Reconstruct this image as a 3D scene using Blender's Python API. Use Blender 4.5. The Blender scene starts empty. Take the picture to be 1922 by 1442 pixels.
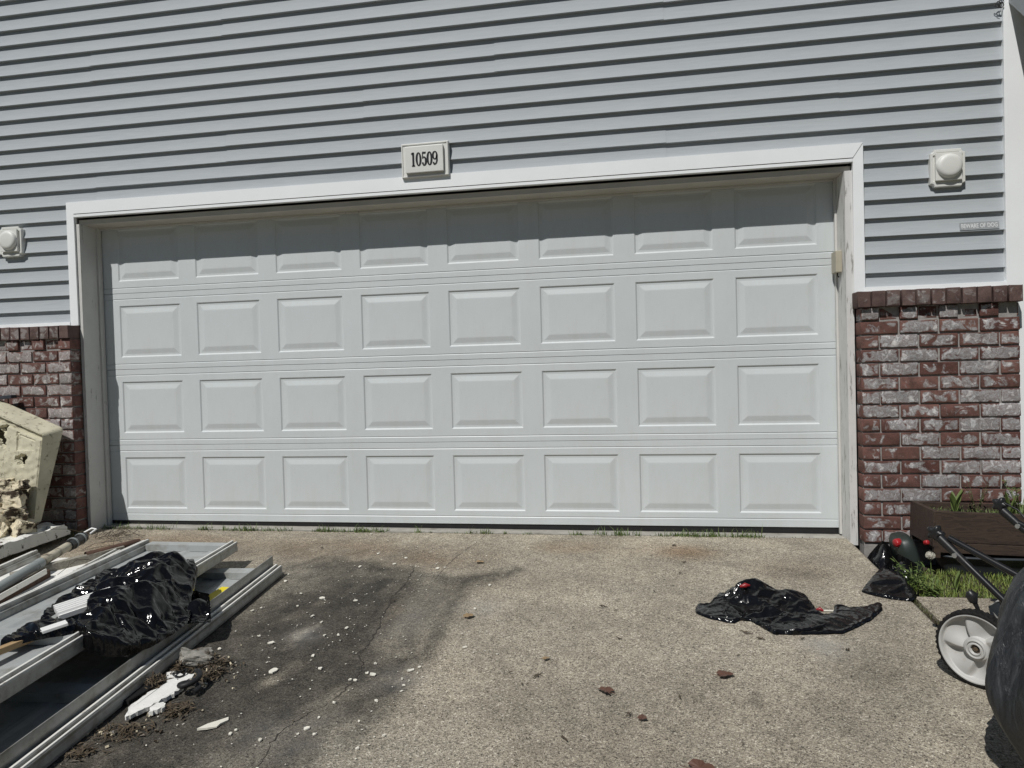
import bpy, bmesh, math, random
import numpy as np
from mathutils import Vector, Matrix, noise, Euler

random.seed(7)
S = bpy.context.scene
COL = S.collection
R = math.radians

# ------------------------------------------------------------------ camera
def make_camera():
    px, py, pz = 1.2356, -4.4712, 0.9985
    yaw, pit, rol = -0.1704, -0.0213, -0.0271
    f = Vector((math.sin(yaw) * math.cos(pit), math.cos(yaw) * math.cos(pit), math.sin(pit)))
    r = Vector((math.cos(yaw), -math.sin(yaw), 0.0))
    u = r.cross(f)
    c, s = math.cos(rol), math.sin(rol)
    r2 = c * r + s * u
    u2 = -s * r + c * u
    cd = bpy.data.cameras.new('camera')
    co = bpy.data.objects.new('camera', cd)
    COL.objects.link(co)
    m = Matrix((r2, u2, -f)).transposed().to_4x4()
    m.translation = Vector((px, py, pz))
    co.matrix_world = m
    cd.sensor_fit = 'HORIZONTAL'
    cd.sensor_width = 36.0
    cd.lens = 36.0 * 1333.0 / 1922.0
    cd.clip_start = 0.02
    cd.clip_end = 2000.0
    S.camera = co
make_camera()

# ------------------------------------------------------------------ sky, sun, exposure
SUN = Vector((0.415, 1.0, -1.42)).normalized()          # direction the light travels
elev = math.asin(-SUN.z)
W = bpy.data.worlds.new('World')
S.world = W
W.use_nodes = True
wt = W.node_tree
bg = wt.nodes['Background']
sky = wt.nodes.new('ShaderNodeTexSky')
sky.sky_type = 'NISHITA'
sky.sun_disc = False
sky.sun_elevation = elev
sky.sun_rotation = math.atan2(-SUN.x, -SUN.y)
sky.air_density = 1.0
sky.dust_density = 0.0
wt.links.new(sky.outputs['Color'], bg.inputs['Color'])
bg.inputs['Strength'].default_value = 0.05
sl = bpy.data.lights.new('sun', 'SUN')
sl.energy = 5.0
sl.angle = R(0.5)
sl.color = (1.0, 0.978, 0.94)
so = bpy.data.objects.new('sun', sl)
COL.objects.link(so)
so.rotation_euler = SUN.to_track_quat('-Z', 'Y').to_euler()
so.location = (-4, -8, 12)
S.view_settings.view_transform = 'Standard'
S.view_settings.look = 'None'
S.view_settings.exposure = -0.47
S.view_settings.gamma = 1.0
S.view_settings.use_curve_mapping = False

# ------------------------------------------------------------------ helpers
def tag(o, label=None, cat=None, group=None, kind=None):
    if label: o['label'] = label
    if cat: o['category'] = cat
    if group: o['group'] = group
    if kind: o['kind'] = kind
    return o

def empty(name, loc=(0, 0, 0), rotz=0.0, label=None, cat=None, group=None):
    o = bpy.data.objects.new(name, None)
    o.location = loc
    o.rotation_euler = (0, 0, rotz)
    o.empty_display_size = 0.1
    COL.objects.link(o)
    return tag(o, label, cat, group)

def link(name, me, m=None, parent=None, loc=None, smooth=False):
    if m is not None and not me.materials:
        me.materials.append(m)
    if smooth:
        me.polygons.foreach_set('use_smooth', [True] * len(me.polygons))
    o = bpy.data.objects.new(name, me)
    if loc is not None: o.location = loc
    COL.objects.link(o)
    if parent is not None: o.parent = parent
    return o

class MB:
    def __init__(s): s.v = []; s.f = []; s.sm = []
    def add(s, vs, fs, sm=False):
        n = len(s.v)
        s.v += [tuple(v) for v in vs]
        s.f += [tuple(i + n for i in f) for f in fs]
        s.sm += [sm] * len(fs)
        return s
    def box(s, x0, y0, z0, x1, y1, z1, M=None, bev=0.0):
        if bev > 0:
            bm = bmesh.new()
            bmesh.ops.create_cube(bm, size=1.0)
            for v in bm.verts:
                v.co = Vector(((x0 + x1) / 2 + v.co.x * (x1 - x0), (y0 + y1) / 2 + v.co.y * (y1 - y0), (z0 + z1) / 2 + v.co.z * (z1 - z0)))
            bmesh.ops.bevel(bm, geom=bm.edges[:], offset=bev, segments=2, profile=0.6, affect='EDGES')
            bm.verts.index_update()
            vs = [v.co.copy() for v in bm.verts]
            fs = [[v.index for v in f.verts] for f in bm.faces]
            bm.free()
        else:
            vs = [Vector(p) for p in ((x0, y0, z0), (x1, y0, z0), (x1, y1, z0), (x0, y1, z0), (x0, y0, z1), (x1, y0, z1), (x1, y1, z1), (x0, y1, z1))]
            fs = [(0, 3, 2, 1), (4, 5, 6, 7), (0, 1, 5, 4), (1, 2, 6, 5), (2, 3, 7, 6), (3, 0, 4, 7)]
        if M is not None: vs = [M @ v for v in vs]
        return s.add(vs, fs)
    def tube(s, path, rad, seg=10, cap=True):
        P = [Vector(p) for p in path]
        rads = rad if isinstance(rad, (list, tuple)) else [rad] * len(P)
        vs = []
        prev = None
        for i, p in enumerate(P):
            t = (P[min(i + 1, len(P) - 1)] - P[max(i - 1, 0)]).normalized()
            if prev is None:
                a = t.orthogonal().normalized()
            else:
                a = (prev - t * prev.dot(t)).normalized()
            prev = a
            b = t.cross(a)
            for k in range(seg):
                an = 2 * math.pi * k / seg
                vs.append(p + (a * math.cos(an) + b * math.sin(an)) * rads[i])
        fs = []
        for i in range(len(P) - 1):
            for k in range(seg):
                k2 = (k + 1) % seg
                fs.append((i * seg + k, i * seg + k2, (i + 1) * seg + k2, (i + 1) * seg + k))
        s.add(vs, fs, True)
        if cap:
            n = len(vs)
            s.add(vs[:seg], [tuple(range(seg))[::-1]])
            s.add(vs[n - seg:], [tuple(range(seg))])
        return s
    def extrude(s, prof, a, b, M=None, closed=True, cap=True):
        """profile of (y,z) pairs swept along x from a to b"""
        n = len(prof)
        vs = [Vector((a, p[0], p[1])) for p in prof] + [Vector((b, p[0], p[1])) for p in prof]
        if M is not None: vs = [M @ v for v in vs]
        m = n if closed else n - 1
        fs = [(i, (i + 1) % n, n + (i + 1) % n, n + i) for i in range(m)]
        if closed and cap:
            fs += [tuple(range(n))[::-1], tuple(range(n, 2 * n))]
        return s.add(vs, fs)
    def lathe(s, prof, seg=32, M=None, sm=True, closed=False):
        """profile (r, h) turned about local z"""
        n = len(prof)
        vs = []
        for k in range(seg):
            an = 2 * math.pi * k / seg
            for r, h in prof: vs.append(Vector((r * math.cos(an), r * math.sin(an), h)))
        if M is not None: vs = [M @ v for v in vs]
        fs = []
        for k in range(seg):
            k2 = (k + 1) % seg
            for i in range(n if closed else n - 1):
                j = (i + 1) % n
                fs.append((k * n + i, k2 * n + i, k2 * n + j, k * n + j))
        return s.add(vs, fs, sm)
    def mesh(s, name, m=None, fix=True):
        me = bpy.data.meshes.new(name)
        me.from_pydata([tuple(v) for v in s.v], [], s.f)
        me.polygons.foreach_set('use_smooth', s.sm)
        me.update()
        if fix:
            bm = bmesh.new(); bm.from_mesh(me)
            bmesh.ops.recalc_face_normals(bm, faces=bm.faces[:])
            bm.to_mesh(me); bm.free()
        if m is not None: me.materials.append(m)
        return me
    def build(s, name, m, parent=None, fix=True):
        return link(name, s.mesh(name, m, fix), None, parent)

def plain_box(name, m, parent, x0, y0, z0, x1, y1, z1, bev=0.0):
    return MB().box(x0, y0, z0, x1, y1, z1, None, bev).build(name, m, parent)

# ---- materials
def mat(name):
    m = bpy.data.materials.new(name)
    m.use_nodes = True
    nt = m.node_tree
    return m, nt, nt.nodes['Principled BSDF']

def nd(nt, t, **kw):
    n = nt.nodes.new(t)
    for k, v in kw.items():
        if k.startswith('i_'):
            key = k[2:]
            n.inputs[int(key) if key.isdigit() else key.replace('_', ' ')].default_value = v
        else: setattr(n, k, v)
    return n

def c4(c): return (c[0], c[1], c[2], 1.0)

def ramp(nt, src, stops, interp='LINEAR'):
    r = nt.nodes.new('ShaderNodeValToRGB')
    cr = r.color_ramp
    cr.interpolation = interp
    while len(cr.elements) > 1: cr.elements.remove(cr.elements[0])
    cr.elements[0].position = stops[0][0]; cr.elements[0].color = c4(stops[0][1])
    for p, c in stops[1:]:
        e = cr.elements.new(p); e.color = c4(c)
    nt.links.new(src, r.inputs[0])
    return r.outputs[0]

def g(v): return (v, v, v)

def mix(nt, fac, a, b, mode='MIX'):
    n = nt.nodes.new('ShaderNodeMix')
    n.data_type = 'RGBA'; n.blend_type = mode
    for sock, val in ((n.inputs[0], fac), (n.inputs[6], a), (n.inputs[7], b)):
        if hasattr(val, 'is_linked'): nt.links.new(val, sock)
        elif isinstance(val, (int, float)): sock.default_value = val
        else: sock.default_value = c4(val)
    return n.outputs[2]

def noi(nt, vec, scale, detail=4, rough=0.55, dist=0.0):
    n = nd(nt, 'ShaderNodeTexNoise')
    n.inputs['Scale'].default_value = scale
    n.inputs['Detail'].default_value = detail
    n.inputs['Roughness'].default_value = rough
    n.inputs['Distortion'].default_value = dist
    if vec is not None: nt.links.new(vec, n.inputs['Vector'])
    return n.outputs[0]

def coord(nt, scale=(1, 1, 1), obj_shift=False, kind='Object'):
    tc = nt.nodes.new('ShaderNodeTexCoord')
    mp = nt.nodes.new('ShaderNodeMapping')
    mp.inputs['Scale'].default_value = scale
    nt.links.new(tc.outputs[kind], mp.inputs['Vector'])
    out = mp.outputs[0]
    if obj_shift:
        oi = nt.nodes.new('ShaderNodeObjectInfo')
        ad = nd(nt, 'ShaderNodeVectorMath', operation='MULTIPLY_ADD')
        nt.links.new(oi.outputs['Random'], ad.inputs[0])
        ad.inputs[1].default_value = (137.0, 71.0, 53.0)
        nt.links.new(out, ad.inputs[2])
        out = ad.outputs[0]
    return out

def bump(nt, bsdf, h, strength=0.3, dist=0.002, prev=None):
    b = nd(nt, 'ShaderNodeBump')
    b.inputs['Strength'].default_value = strength
    b.inputs['Distance'].default_value = dist
    nt.links.new(h, b.inputs['Height'])
    if prev is not None: nt.links.new(prev, b.inputs['Normal'])
    nt.links.new(b.outputs[0], bsdf.inputs['Normal'])
    return b.outputs[0]

def simple(name, col, rough=0.5, var=0.12, scale=6.0, bs=0.15, bscale=60.0, metal=0.0, spec=0.5, stretch=(1, 1, 1), dirt=None, dirt_scale=3.0, dirt_lo=0.52, dirt_hi=0.68, shift=True):
    m, nt, p = mat(name)
    v = coord(nt, stretch, shift)
    n = noi(nt, v, scale, 5)
    lo = tuple(c * (1 - var) for c in col); hi = tuple(min(1, c * (1 + var)) for c in col)
    cc = ramp(nt, n, [(0.3, lo), (0.7, hi)])
    if dirt is not None:
        d = ramp(nt, noi(nt, v, dirt_scale, 8, 0.65), [(dirt_lo, g(0)), (dirt_hi, g(1))])
        cc = mix(nt, d, cc, dirt)
    nt.links.new(cc, p.inputs['Base Color'])
    p.inputs['Roughness'].default_value = rough
    p.inputs['Metallic'].default_value = metal
    p.inputs['Specular IOR Level'].default_value = spec
    if bs > 0: bump(nt, p, noi(nt, v, bscale, 5), bs, 0.002)
    return m

# door steel: embossed wood-grain white paint
def m_door():
    m, nt, p = mat('white_door_paint')
    v = coord(nt, (1, 1, 1))
    big = noi(nt, v, 1.3, 4)
    c = ramp(nt, big, [(0.3, (0.565, 0.605, 0.612)), (0.7, (0.61, 0.645, 0.652))])
    vs = coord(nt, (14, 14, 1.2))
    streak = ramp(nt, noi(nt, vs, 3.0, 6), [(0.45, g(0)), (0.95, g(0.16))])
    c = mix(nt, streak, c, (0.52, 0.52, 0.49))
    spots = ramp(nt, noi(nt, v, 34, 3, 0.5), [(0.71, g(0)), (0.76, g(0.35))])
    c = mix(nt, spots, c, (0.42, 0.41, 0.37))
    fine_ = ramp(nt, noi(nt, coord(nt, (1, 1, 0.35)), 9, 8, 0.7), [(0.46, g(0)), (0.75, g(0.30))])
    c = mix(nt, fine_, c, (0.50, 0.50, 0.46))
    nt.links.new(c, p.inputs['Base Color'])
    p.inputs['Roughness'].default_value = 0.42
    n1 = noi(nt, coord(nt, (1, 1, 14)), 26, 4)
    b = bump(nt, p, n1, 0.10, 0.002)
    bump(nt, p, noi(nt, v, 420, 2), 0.12, 0.0008, b)
    return m

def m_siding():
    m, nt, p = mat('grey_vinyl_siding')
    v = coord(nt, (0.7, 1, 9), True)
    c = ramp(nt, noi(nt, v, 9, 6, 0.6), [(0.25, (0.355, 0.385, 0.408)), (0.75, (0.415, 0.442, 0.462))])
    c = mix(nt, ramp(nt, noi(nt, coord(nt, (1, 1, 1)), 1.2, 5), [(0.35, g(0)), (0.8, g(0.35))]), c, (0.43, 0.45, 0.455))
    nt.links.new(c, p.inputs['Base Color'])
    p.inputs['Roughness'].default_value = 0.7
    p.inputs['Specular IOR Level'].default_value = 0.25
    bump(nt, p, noi(nt, v, 55, 5, 0.6), 0.35, 0.002)
    return m

def m_brick(name, base_a, base_b, white_lo, white_hi, wcol=(0.50, 0.50, 0.50)):
    m, nt, p = mat(name)
    v = coord(nt, (1, 1, 1), True)
    oi = nt.nodes.new('ShaderNodeObjectInfo')
    basec = mix(nt, oi.outputs['Random'], base_a, base_b)
    dark = ramp(nt, noi(nt, v, 22, 6, 0.65), [(0.42, g(0.0)), (0.72, g(0.7))])
    basec = mix(nt, dark, basec, (0.040, 0.026, 0.024))
    fine = ramp(nt, noi(nt, v, 160, 3), [(0.55, g(0)), (0.7, g(0.6))])
    basec = mix(nt, fine, basec, (0.20, 0.12, 0.10))
    # whitewash smears; how much depends on the brick
    wn = nd(nt, 'ShaderNodeTexWhiteNoise', noise_dimensions='1D')
    sc = nd(nt, 'ShaderNodeMath', operation='MULTIPLY', i_1=917.3)
    nt.links.new(oi.outputs['Random'], sc.inputs[0]); nt.links.new(sc.outputs[0], wn.inputs['W'])
    off = nd(nt, 'ShaderNodeMapRange')
    off.inputs['To Min'].default_value = white_lo; off.inputs['To Max'].default_value = white_hi
    nt.links.new(wn.outputs['Value'], off.inputs['Value'])
    n1 = noi(nt, v, 15, 6, 0.6, 0.9)
    # the wash thins out towards the worn arrises
    tc = nt.nodes.new('ShaderNodeTexCoord')
    sp = nd(nt, 'ShaderNodeSeparateXYZ'); nt.links.new(tc.outputs['Generated'], sp.inputs[0])
    ed = None
    for ax, k in ((0, 5.5), (2, 2.6)):
        a = nd(nt, 'ShaderNodeMath', operation='SUBTRACT', i_1=0.5); nt.links.new(sp.outputs[ax], a.inputs[0])
        b_ = nd(nt, 'ShaderNodeMath', operation='ABSOLUTE'); nt.links.new(a.outputs[0], b_.inputs[0])
        c_ = nd(nt, 'ShaderNodeMapRange'); nt.links.new(b_.outputs[0], c_.inputs['Value'])
        c_.inputs['From Min'].default_value = 0.5; c_.inputs['From Max'].default_value = 0.5 - 0.5 / k
        c_.inputs['To Min'].default_value = -0.22; c_.inputs['To Max'].default_value = 0.0
        if ed is None: ed = c_.outputs[0]
        else:
            mn = nd(nt, 'ShaderNodeMath', operation='MINIMUM'); nt.links.new(ed, mn.inputs[0]); nt.links.new(c_.outputs[0], mn.inputs[1]); ed = mn.outputs[0]
    ad0 = nd(nt, 'ShaderNodeMath', operation='ADD'); nt.links.new(n1, ad0.inputs[0]); nt.links.new(off.outputs[0], ad0.inputs[1])
    ad = nd(nt, 'ShaderNodeMath', operation='ADD'); nt.links.new(ad0.outputs[0], ad.inputs[0]); nt.links.new(ed, ad.inputs[1])
    wm = ramp(nt, ad.outputs[0], [(0.39, g(0)), (0.47, g(0.72)), (0.54, g(0.92)), (0.61, g(0.60)), (0.72, g(0.95))])
    wc = ramp(nt, noi(nt, v, 26, 6, 0.65, 1.0), [(0.26, (0.15, 0.14, 0.145)), (0.42, tuple(0.8 * q for q in wcol)), (0.50, (0.24, 0.225, 0.22)), (0.58, wcol), (0.68, (0.72, 0.70, 0.67))])
    c = mix(nt, wm, basec, wc)
    nt.links.new(c, p.inputs['Base Color'])
    p.inputs['Roughness'].default_value = 0.85
    p.inputs['Specular IOR Level'].default_value = 0.25
    b = bump(nt, p, n1, 0.35, 0.006)
    bump(nt, p, noi(nt, v, 120, 6, 0.7), 0.6, 0.003, b)
    return m

def m_concrete():
    m, nt, p = mat('exposed_aggregate_concrete')
    v = coord(nt, (1, 1, 1))
    vo = nd(nt, 'ShaderNodeTexVoronoi'); vo.inputs['Scale'].default_value = 185
    nt.links.new(v, vo.inputs['Vector'])
    sep = nd(nt, 'ShaderNodeSeparateColor'); nt.links.new(vo.outputs['Color'], sep.inputs[0])
    st = ramp(nt, sep.outputs[0], [(0.0, (0.035, 0.030, 0.024)), (0.12, (0.075, 0.066, 0.054)), (0.24, (0.17, 0.15, 0.12)), (0.45, (0.215, 0.190, 0.152)), (0.8, (0.30, 0.268, 0.215)), (0.955, (0.37, 0.34, 0.28)), (1.0, (0.60, 0.57, 0.50))])
    vo2 = nd(nt, 'ShaderNodeTexVoronoi'); vo2.inputs['Scale'].default_value = 330
    nt.links.new(v, vo2.inputs['Vector'])
    sep2 = nd(nt, 'ShaderNodeSeparateColor'); nt.links.new(vo2.outputs['Color'], sep2.inputs[0])
    st2 = ramp(nt, sep2.outputs[1], [(0.0, (0.02, 0.018, 0.015)), (0.16, (0.05, 0.045, 0.037)), (0.26, (0.18, 0.16, 0.13)), (0.85, (0.30, 0.275, 0.23)), (1.0, (0.58, 0.55, 0.48))])
    c = mix(nt, 0.45, st, st2)
    pits = ramp(nt, noi(nt, v, 95, 3, 0.6), [(0.30, g(0.35)), (0.42, g(1.0))])
    c = mix(nt, 1.0, c, pits, 'MULTIPLY')
    mott = ramp(nt, noi(nt, v, 17, 6, 0.65), [(0.3, g(0.80)), (0.7, g(1.15))])
    c = mix(nt, 1.0, c, mott, 'MULTIPLY')
    patch = ramp(nt, noi(nt, v, 2.2, 7, 0.6), [(0.3, (1.16, 1.165, 1.135)), (0.7, (1.93, 1.935, 1.89))])
    c = mix(nt, 1.0, c, patch, 'MULTIPLY')
    at = nd(nt, 'ShaderNodeVertexColor', layer_name='stain')
    s3 = nd(nt, 'ShaderNodeSeparateColor'); nt.links.new(at.outputs['Color'], s3.inputs[0])
    # oil-dark, brown rust, pale cement
    dk = mix(nt, 1.0, c, (0.20, 0.203, 0.212), 'MULTIPLY')
    dk = mix(nt, 1.0, dk, ramp(nt, noi(nt, v, 9, 6, 0.7), [(0.3, g(0.62)), (0.72, g(1.5))]), 'MULTIPLY')
    c = mix(nt, s3.outputs[0], c, dk)
    br = mix(nt, 1.0, c, (0.72, 0.55, 0.42), 'MULTIPLY')
    c = mix(nt, s3.outputs[1], c, br)
    pl = mix(nt, 0.55, c, (0.36, 0.35, 0.33))
    c = mix(nt, s3.outputs[2], c, pl)
    nt.links.new(c, p.inputs['Base Color'])
    p.inputs['Roughness'].default_value = 0.85
    p.inputs['Specular IOR Level'].default_value = 0.3
    b = bump(nt, p, vo.outputs['Distance'], 0.55, 0.004)
    bump(nt, p, vo2.outputs['Distance'], 0.5, 0.003, b)
    return m

def m_film(name, col=(0.010, 0.010, 0.011), rough=0.24, crinkle=1.0, scale=26.0):
    m, nt, p = mat(name)
    v = coord(nt, (1, 1, 1))
    p.inputs['Base Color'].default_value = c4(col)
    r = ramp(nt, noi(nt, v, 14, 4), [(0.35, g(rough * 0.7)), (0.7, g(rough * 1.3))])
    nt.links.new(r, p.inputs['Roughness'])
    p.inputs['Specular IOR Level'].default_value = 0.40
    vo = nd(nt, 'ShaderNodeTexVoronoi', feature='F1'); vo.inputs['Scale'].default_value = scale
    vm = nd(nt, 'ShaderNodeVectorMath', operation='MULTIPLY_ADD')
    cn = nd(nt, 'ShaderNodeTexNoise'); cn.inputs['Scale'].default_value = 11; cn.inputs['Detail'].default_value = 3
    nt.links.new(v, cn.inputs['Vector'])
    nt.links.new(cn.outputs['Color'], vm.inputs[0]); vm.inputs[1].default_value = (0.10, 0.10, 0.10); nt.links.new(v, vm.inputs[2])
    nt.links.new(vm.outputs[0], vo.inputs['Vector'])
    b = bump(nt, p, vo.outputs['Distance'], 0.16 * crinkle, 0.006)
    bump(nt, p, noi(nt, v, 48, 3, 0.5, 1.0), 0.16 * crinkle, 0.004, b)
    return m

def m_wood(name, a, b, rough=0.7, axis=(1, 8, 8), scale=5.0, dist=1.2):
    m, nt, p = mat(name)
    v = coord(nt, axis, True)
    n = noi(nt, v, scale, 6, 0.6, dist)
    c = ramp(nt, n, [(0.3, a), (0.5, b), (0.56, a), (0.75, b)])
    nt.links.new(c, p.inputs['Base Color'])
    p.inputs['Roughness'].default_value = rough
    bump(nt, p, n, 0.35, 0.003)
    return m

def m_peel(name, paint, wood, lo=0.56, hi=0.60):
    m, nt, p = mat(name)
    v = coord(nt, (5, 5, 0.55), False)
    n = noi(nt, v, 9, 8, 0.7)
    c = ramp(nt, noi(nt, coord(nt), 12, 4), [(0.3, tuple(x * 0.92 for x in paint)), (0.7, paint)])
    msk = ramp(nt, n, [(lo, g(0)), (hi, g(1))])
    c = mix(nt, msk, c, wood)
    nt.links.new(c, p.inputs['Base Color'])
    p.inputs['Roughness'].default_value = 0.7
    bump(nt, p, n, 0.5, 0.003)
    return m

def m_leaf(name, a, b):
    m, nt, p = mat(name)
    gn = nt.nodes.new('ShaderNodeNewGeometry')
    c = mix(nt, gn.outputs['Random Per Island'], a, b)
    nt.links.new(c, p.inputs['Base Color'])
    p.inputs['Roughness'].default_value = 0.55
    p.inputs['Subsurface Weight'].default_value = 0.0
    return m

DOOR = m_door()
SIDING = m_siding()
TRIM = simple('white_vinyl_trim', (0.86, 0.88, 0.885), 0.4, 0.03, 3, 0.04, 80)
JAMB = m_peel('painted_jamb_wood', (0.60, 0.595, 0.565), (0.20, 0.185, 0.16), 0.635, 0.66)
JAMBW = m_peel('weathered_jamb_wood', (0.66, 0.655, 0.635), (0.24, 0.23, 0.21), 0.565, 0.625)
SOFFIT = simple('jamb_head_paint', (0.50, 0.475, 0.42), 0.7, 0.08, 5, 0.1, 40)
BRICK = m_brick('tumbled_red_brick', (0.110, 0.049, 0.040), (0.190, 0.098, 0.080), -0.15, 0.14, (0.50, 0.505, 0.51))
BRICKL = m_brick('tumbled_brick_left', (0.125, 0.057, 0.048), (0.20, 0.108, 0.090), -0.14, 0.12, (0.52, 0.49, 0.47))
SOLDIER = m_brick('brown_cap_brick', (0.105, 0.066, 0.058), (0.155, 0.108, 0.098), -0.20, -0.02, (0.34, 0.30, 0.28))
MORTAR = simple('grey_mortar', (0.30, 0.285, 0.27), 0.95, 0.2, 30, 0.8, 150)
CONC = m_concrete()
SLAB = simple('garage_slab_concrete', (0.34, 0.325, 0.29), 0.9, 0.2, 14, 0.4, 200, dirt=(0.12, 0.11, 0.09), dirt_scale=7, dirt_lo=0.55, dirt_hi=0.75)
RUBBER = simple('black_rubber', (0.012, 0.012, 0.013), 0.6, 0.2, 20, 0.2, 90)
SOIL = simple('dark_soil', (0.045, 0.033, 0.022), 0.95, 0.4, 30, 1.0, 70)
ASPH = simple('street_asphalt', (0.06, 0.06, 0.06), 0.9, 0.2, 12, 0.5, 120)
LAWN = simple('lawn_ground', (0.055, 0.085, 0.025), 0.95, 0.4, 6, 0.8, 80)
FILM = m_film('black_bag_film', (0.0045, 0.0045, 0.005), 0.13, 1.0, 40)
FILM2 = m_film('black_bag_film_flat', (0.0055, 0.0055, 0.006), 0.16, 0.9, 44)
STEEL = simple('old_painted_steel', (0.38, 0.40, 0.395), 0.5, 0.14, 7, 0.06, 50, 0.0, 0.5, dirt=(0.17, 0.16, 0.135), dirt_scale=7, dirt_lo=0.48, dirt_hi=0.75)
STEELD = simple('dirty_galvanised_steel', (0.40, 0.405, 0.385), 0.42, 0.15, 5, 0.1, 60, 0.25, 0.5, dirt=(0.17, 0.145, 0.11), dirt_scale=12, dirt_lo=0.46, dirt_hi=0.74)
EDGEW = simple('worn_white_edge', (0.80, 0.79, 0.74), 0.4, 0.05, 8, 0.05, 60, dirt=(0.25, 0.20, 0.14), dirt_scale=16, dirt_lo=0.60, dirt_hi=0.72)
CONDUIT = simple('grey_pvc_conduit', (0.27, 0.30, 0.295), 0.5, 0.08, 6, 0.05, 50)
FOAMY = simple('yellowed_foam', (0.54, 0.51, 0.385), 0.95, 0.14, 9, 0.9, 90, spec=0.15, dirt=(0.13, 0.11, 0.075), dirt_scale=24, dirt_lo=0.56, dirt_hi=0.70)
FOAMC = simple('cream_broken_foam', (0.64, 0.57, 0.42), 0.95, 0.12, 14, 0.9, 70, spec=0.2, dirt=(0.055, 0.042, 0.03), dirt_scale=12, dirt_lo=0.475, dirt_hi=0.545)
FOAMW = simple('white_foam', (0.76, 0.75, 0.71), 0.9, 0.06, 20, 0.6, 120, spec=0.2, dirt=(0.10, 0.085, 0.065), dirt_scale=24, dirt_lo=0.64, dirt_hi=0.72)
WHITEP = simple('white_plastic', (0.80, 0.80, 0.78), 0.4, 0.04, 6, 0.03, 60)
CREAMP = simple('cream_plastic', (0.68, 0.68, 0.645), 0.45, 0.04, 5, 0.05, 90)
BEIGEP = simple('beige_plastic', (0.42, 0.385, 0.30), 0.5, 0.08, 8, 0.1, 80)
BLACKP = simple('black_plastic', (0.014, 0.014, 0.015), 0.38, 0.15, 10, 0.1, 120)
BLACKM = simple('black_painted_tube', (0.012, 0.012, 0.013), 0.28, 0.2, 10, 0.03, 120)
TYRE = simple('tyre_rubber', (0.012, 0.0115, 0.011), 0.8, 0.3, 25, 0.35, 140, spec=0.25, dirt=(0.05, 0.045, 0.038), dirt_scale=30, dirt_lo=0.62, dirt_hi=0.9)
RIM = simple('light_grey_wheel_plastic', (0.46, 0.455, 0.435), 0.5, 0.05, 8, 0.08, 160, dirt=(0.36, 0.34, 0.29), dirt_scale=14, dirt_lo=0.58, dirt_hi=0.85)
BOLT = simple('zinc_bolt', (0.55, 0.56, 0.55), 0.3, 0.1, 20, 0.1, 90, 0.8)
DECK = simple('dark_grey_deck_paint', (0.05, 0.05, 0.052), 0.4, 0.15, 8, 0.1, 60)
REDP = simple('red_plastic_cap', (0.34, 0.016, 0.02), 0.35, 0.08, 10, 0.05, 60)
JUG = simple('dark_green_plastic', (0.022, 0.030, 0.026), 0.45, 0.15, 8, 0.1, 60)
TRAYP = simple('black_grey_tray_plastic', (0.038, 0.044, 0.049), 0.35, 0.2, 8, 0.1, 60)
PLANTER = m_wood('dark_stained_planter_wood', (0.030, 0.019, 0.014), (0.062, 0.040, 0.029), 0.65, (1.2, 9, 9), 4.5, 1.6)
WEATHER = m_wood('weathered_grey_wood', (0.19, 0.175, 0.14), (0.33, 0.31, 0.26), 0.85, (8, 1, 8), 5, 0.8)
RUSTY = simple('rusty_steel', (0.075, 0.042, 0.028), 0.85, 0.5, 12, 0.5, 60)
PINE = m_wood('bare_pine', (0.36, 0.23, 0.11), (0.45, 0.31, 0.16), 0.7, (8, 1, 8), 4, 0.6)
YELLOW = simple('yellow_label_paper', (0.75, 0.62, 0.02), 0.5, 0.05, 8, 0.05, 60)
DIGIT = simple('black_digit_paint', (0.012, 0.012, 0.013), 0.4, 0.05, 8, 0.0)
STKBG = simple('faded_sticker_film', (0.30, 0.315, 0.32), 0.35, 0.1, 40, 0.0)
STKTX = simple('faded_sticker_letters', (0.60, 0.62, 0.62), 0.5, 0.1, 60, 0.0)
WIRE = simple('dark_wire', (0.015, 0.015, 0.017), 0.5, 0.1, 10, 0.0)
DARKWALL = simple('brown_porch_wall', (0.09, 0.07, 0.05), 0.8, 0.2, 6, 0.2, 40)
GRASS = m_leaf('grass_blades', (0.10, 0.16, 0.025), (0.22, 0.25, 0.065))
WEED = m_leaf('weed_leaves', (0.065, 0.115, 0.025), (0.15, 0.19, 0.055))
WEEDD = m_leaf('dry_weeds', (0.11, 0.09, 0.05), (0.075, 0.095, 0.035))
LEAFB = m_leaf('brown_dead_leaf', (0.085, 0.038, 0.024), (0.12, 0.06, 0.04))
LEAFT = m_leaf('tan_dead_leaf', (0.30, 0.21, 0.11), (0.26, 0.18, 0.10))
FLAKE = simple('paint_flake', (0.74, 0.71, 0.62), 0.7, 0.06, 30, 0.1, 80)
DEBRIS = m_leaf('dark_plant_debris', (0.035, 0.025, 0.017), (0.10, 0.075, 0.045))
DUFF = m_leaf('fibrous_debris', (0.12, 0.09, 0.055), (0.05, 0.037, 0.024))
FLUFF = simple('dandelion_fluff', (0.40, 0.38, 0.33), 0.9, 0.15, 60, 0.6, 200)

def gz(y): return -0.03 + 0.05 * y          # driveway surface

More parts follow.
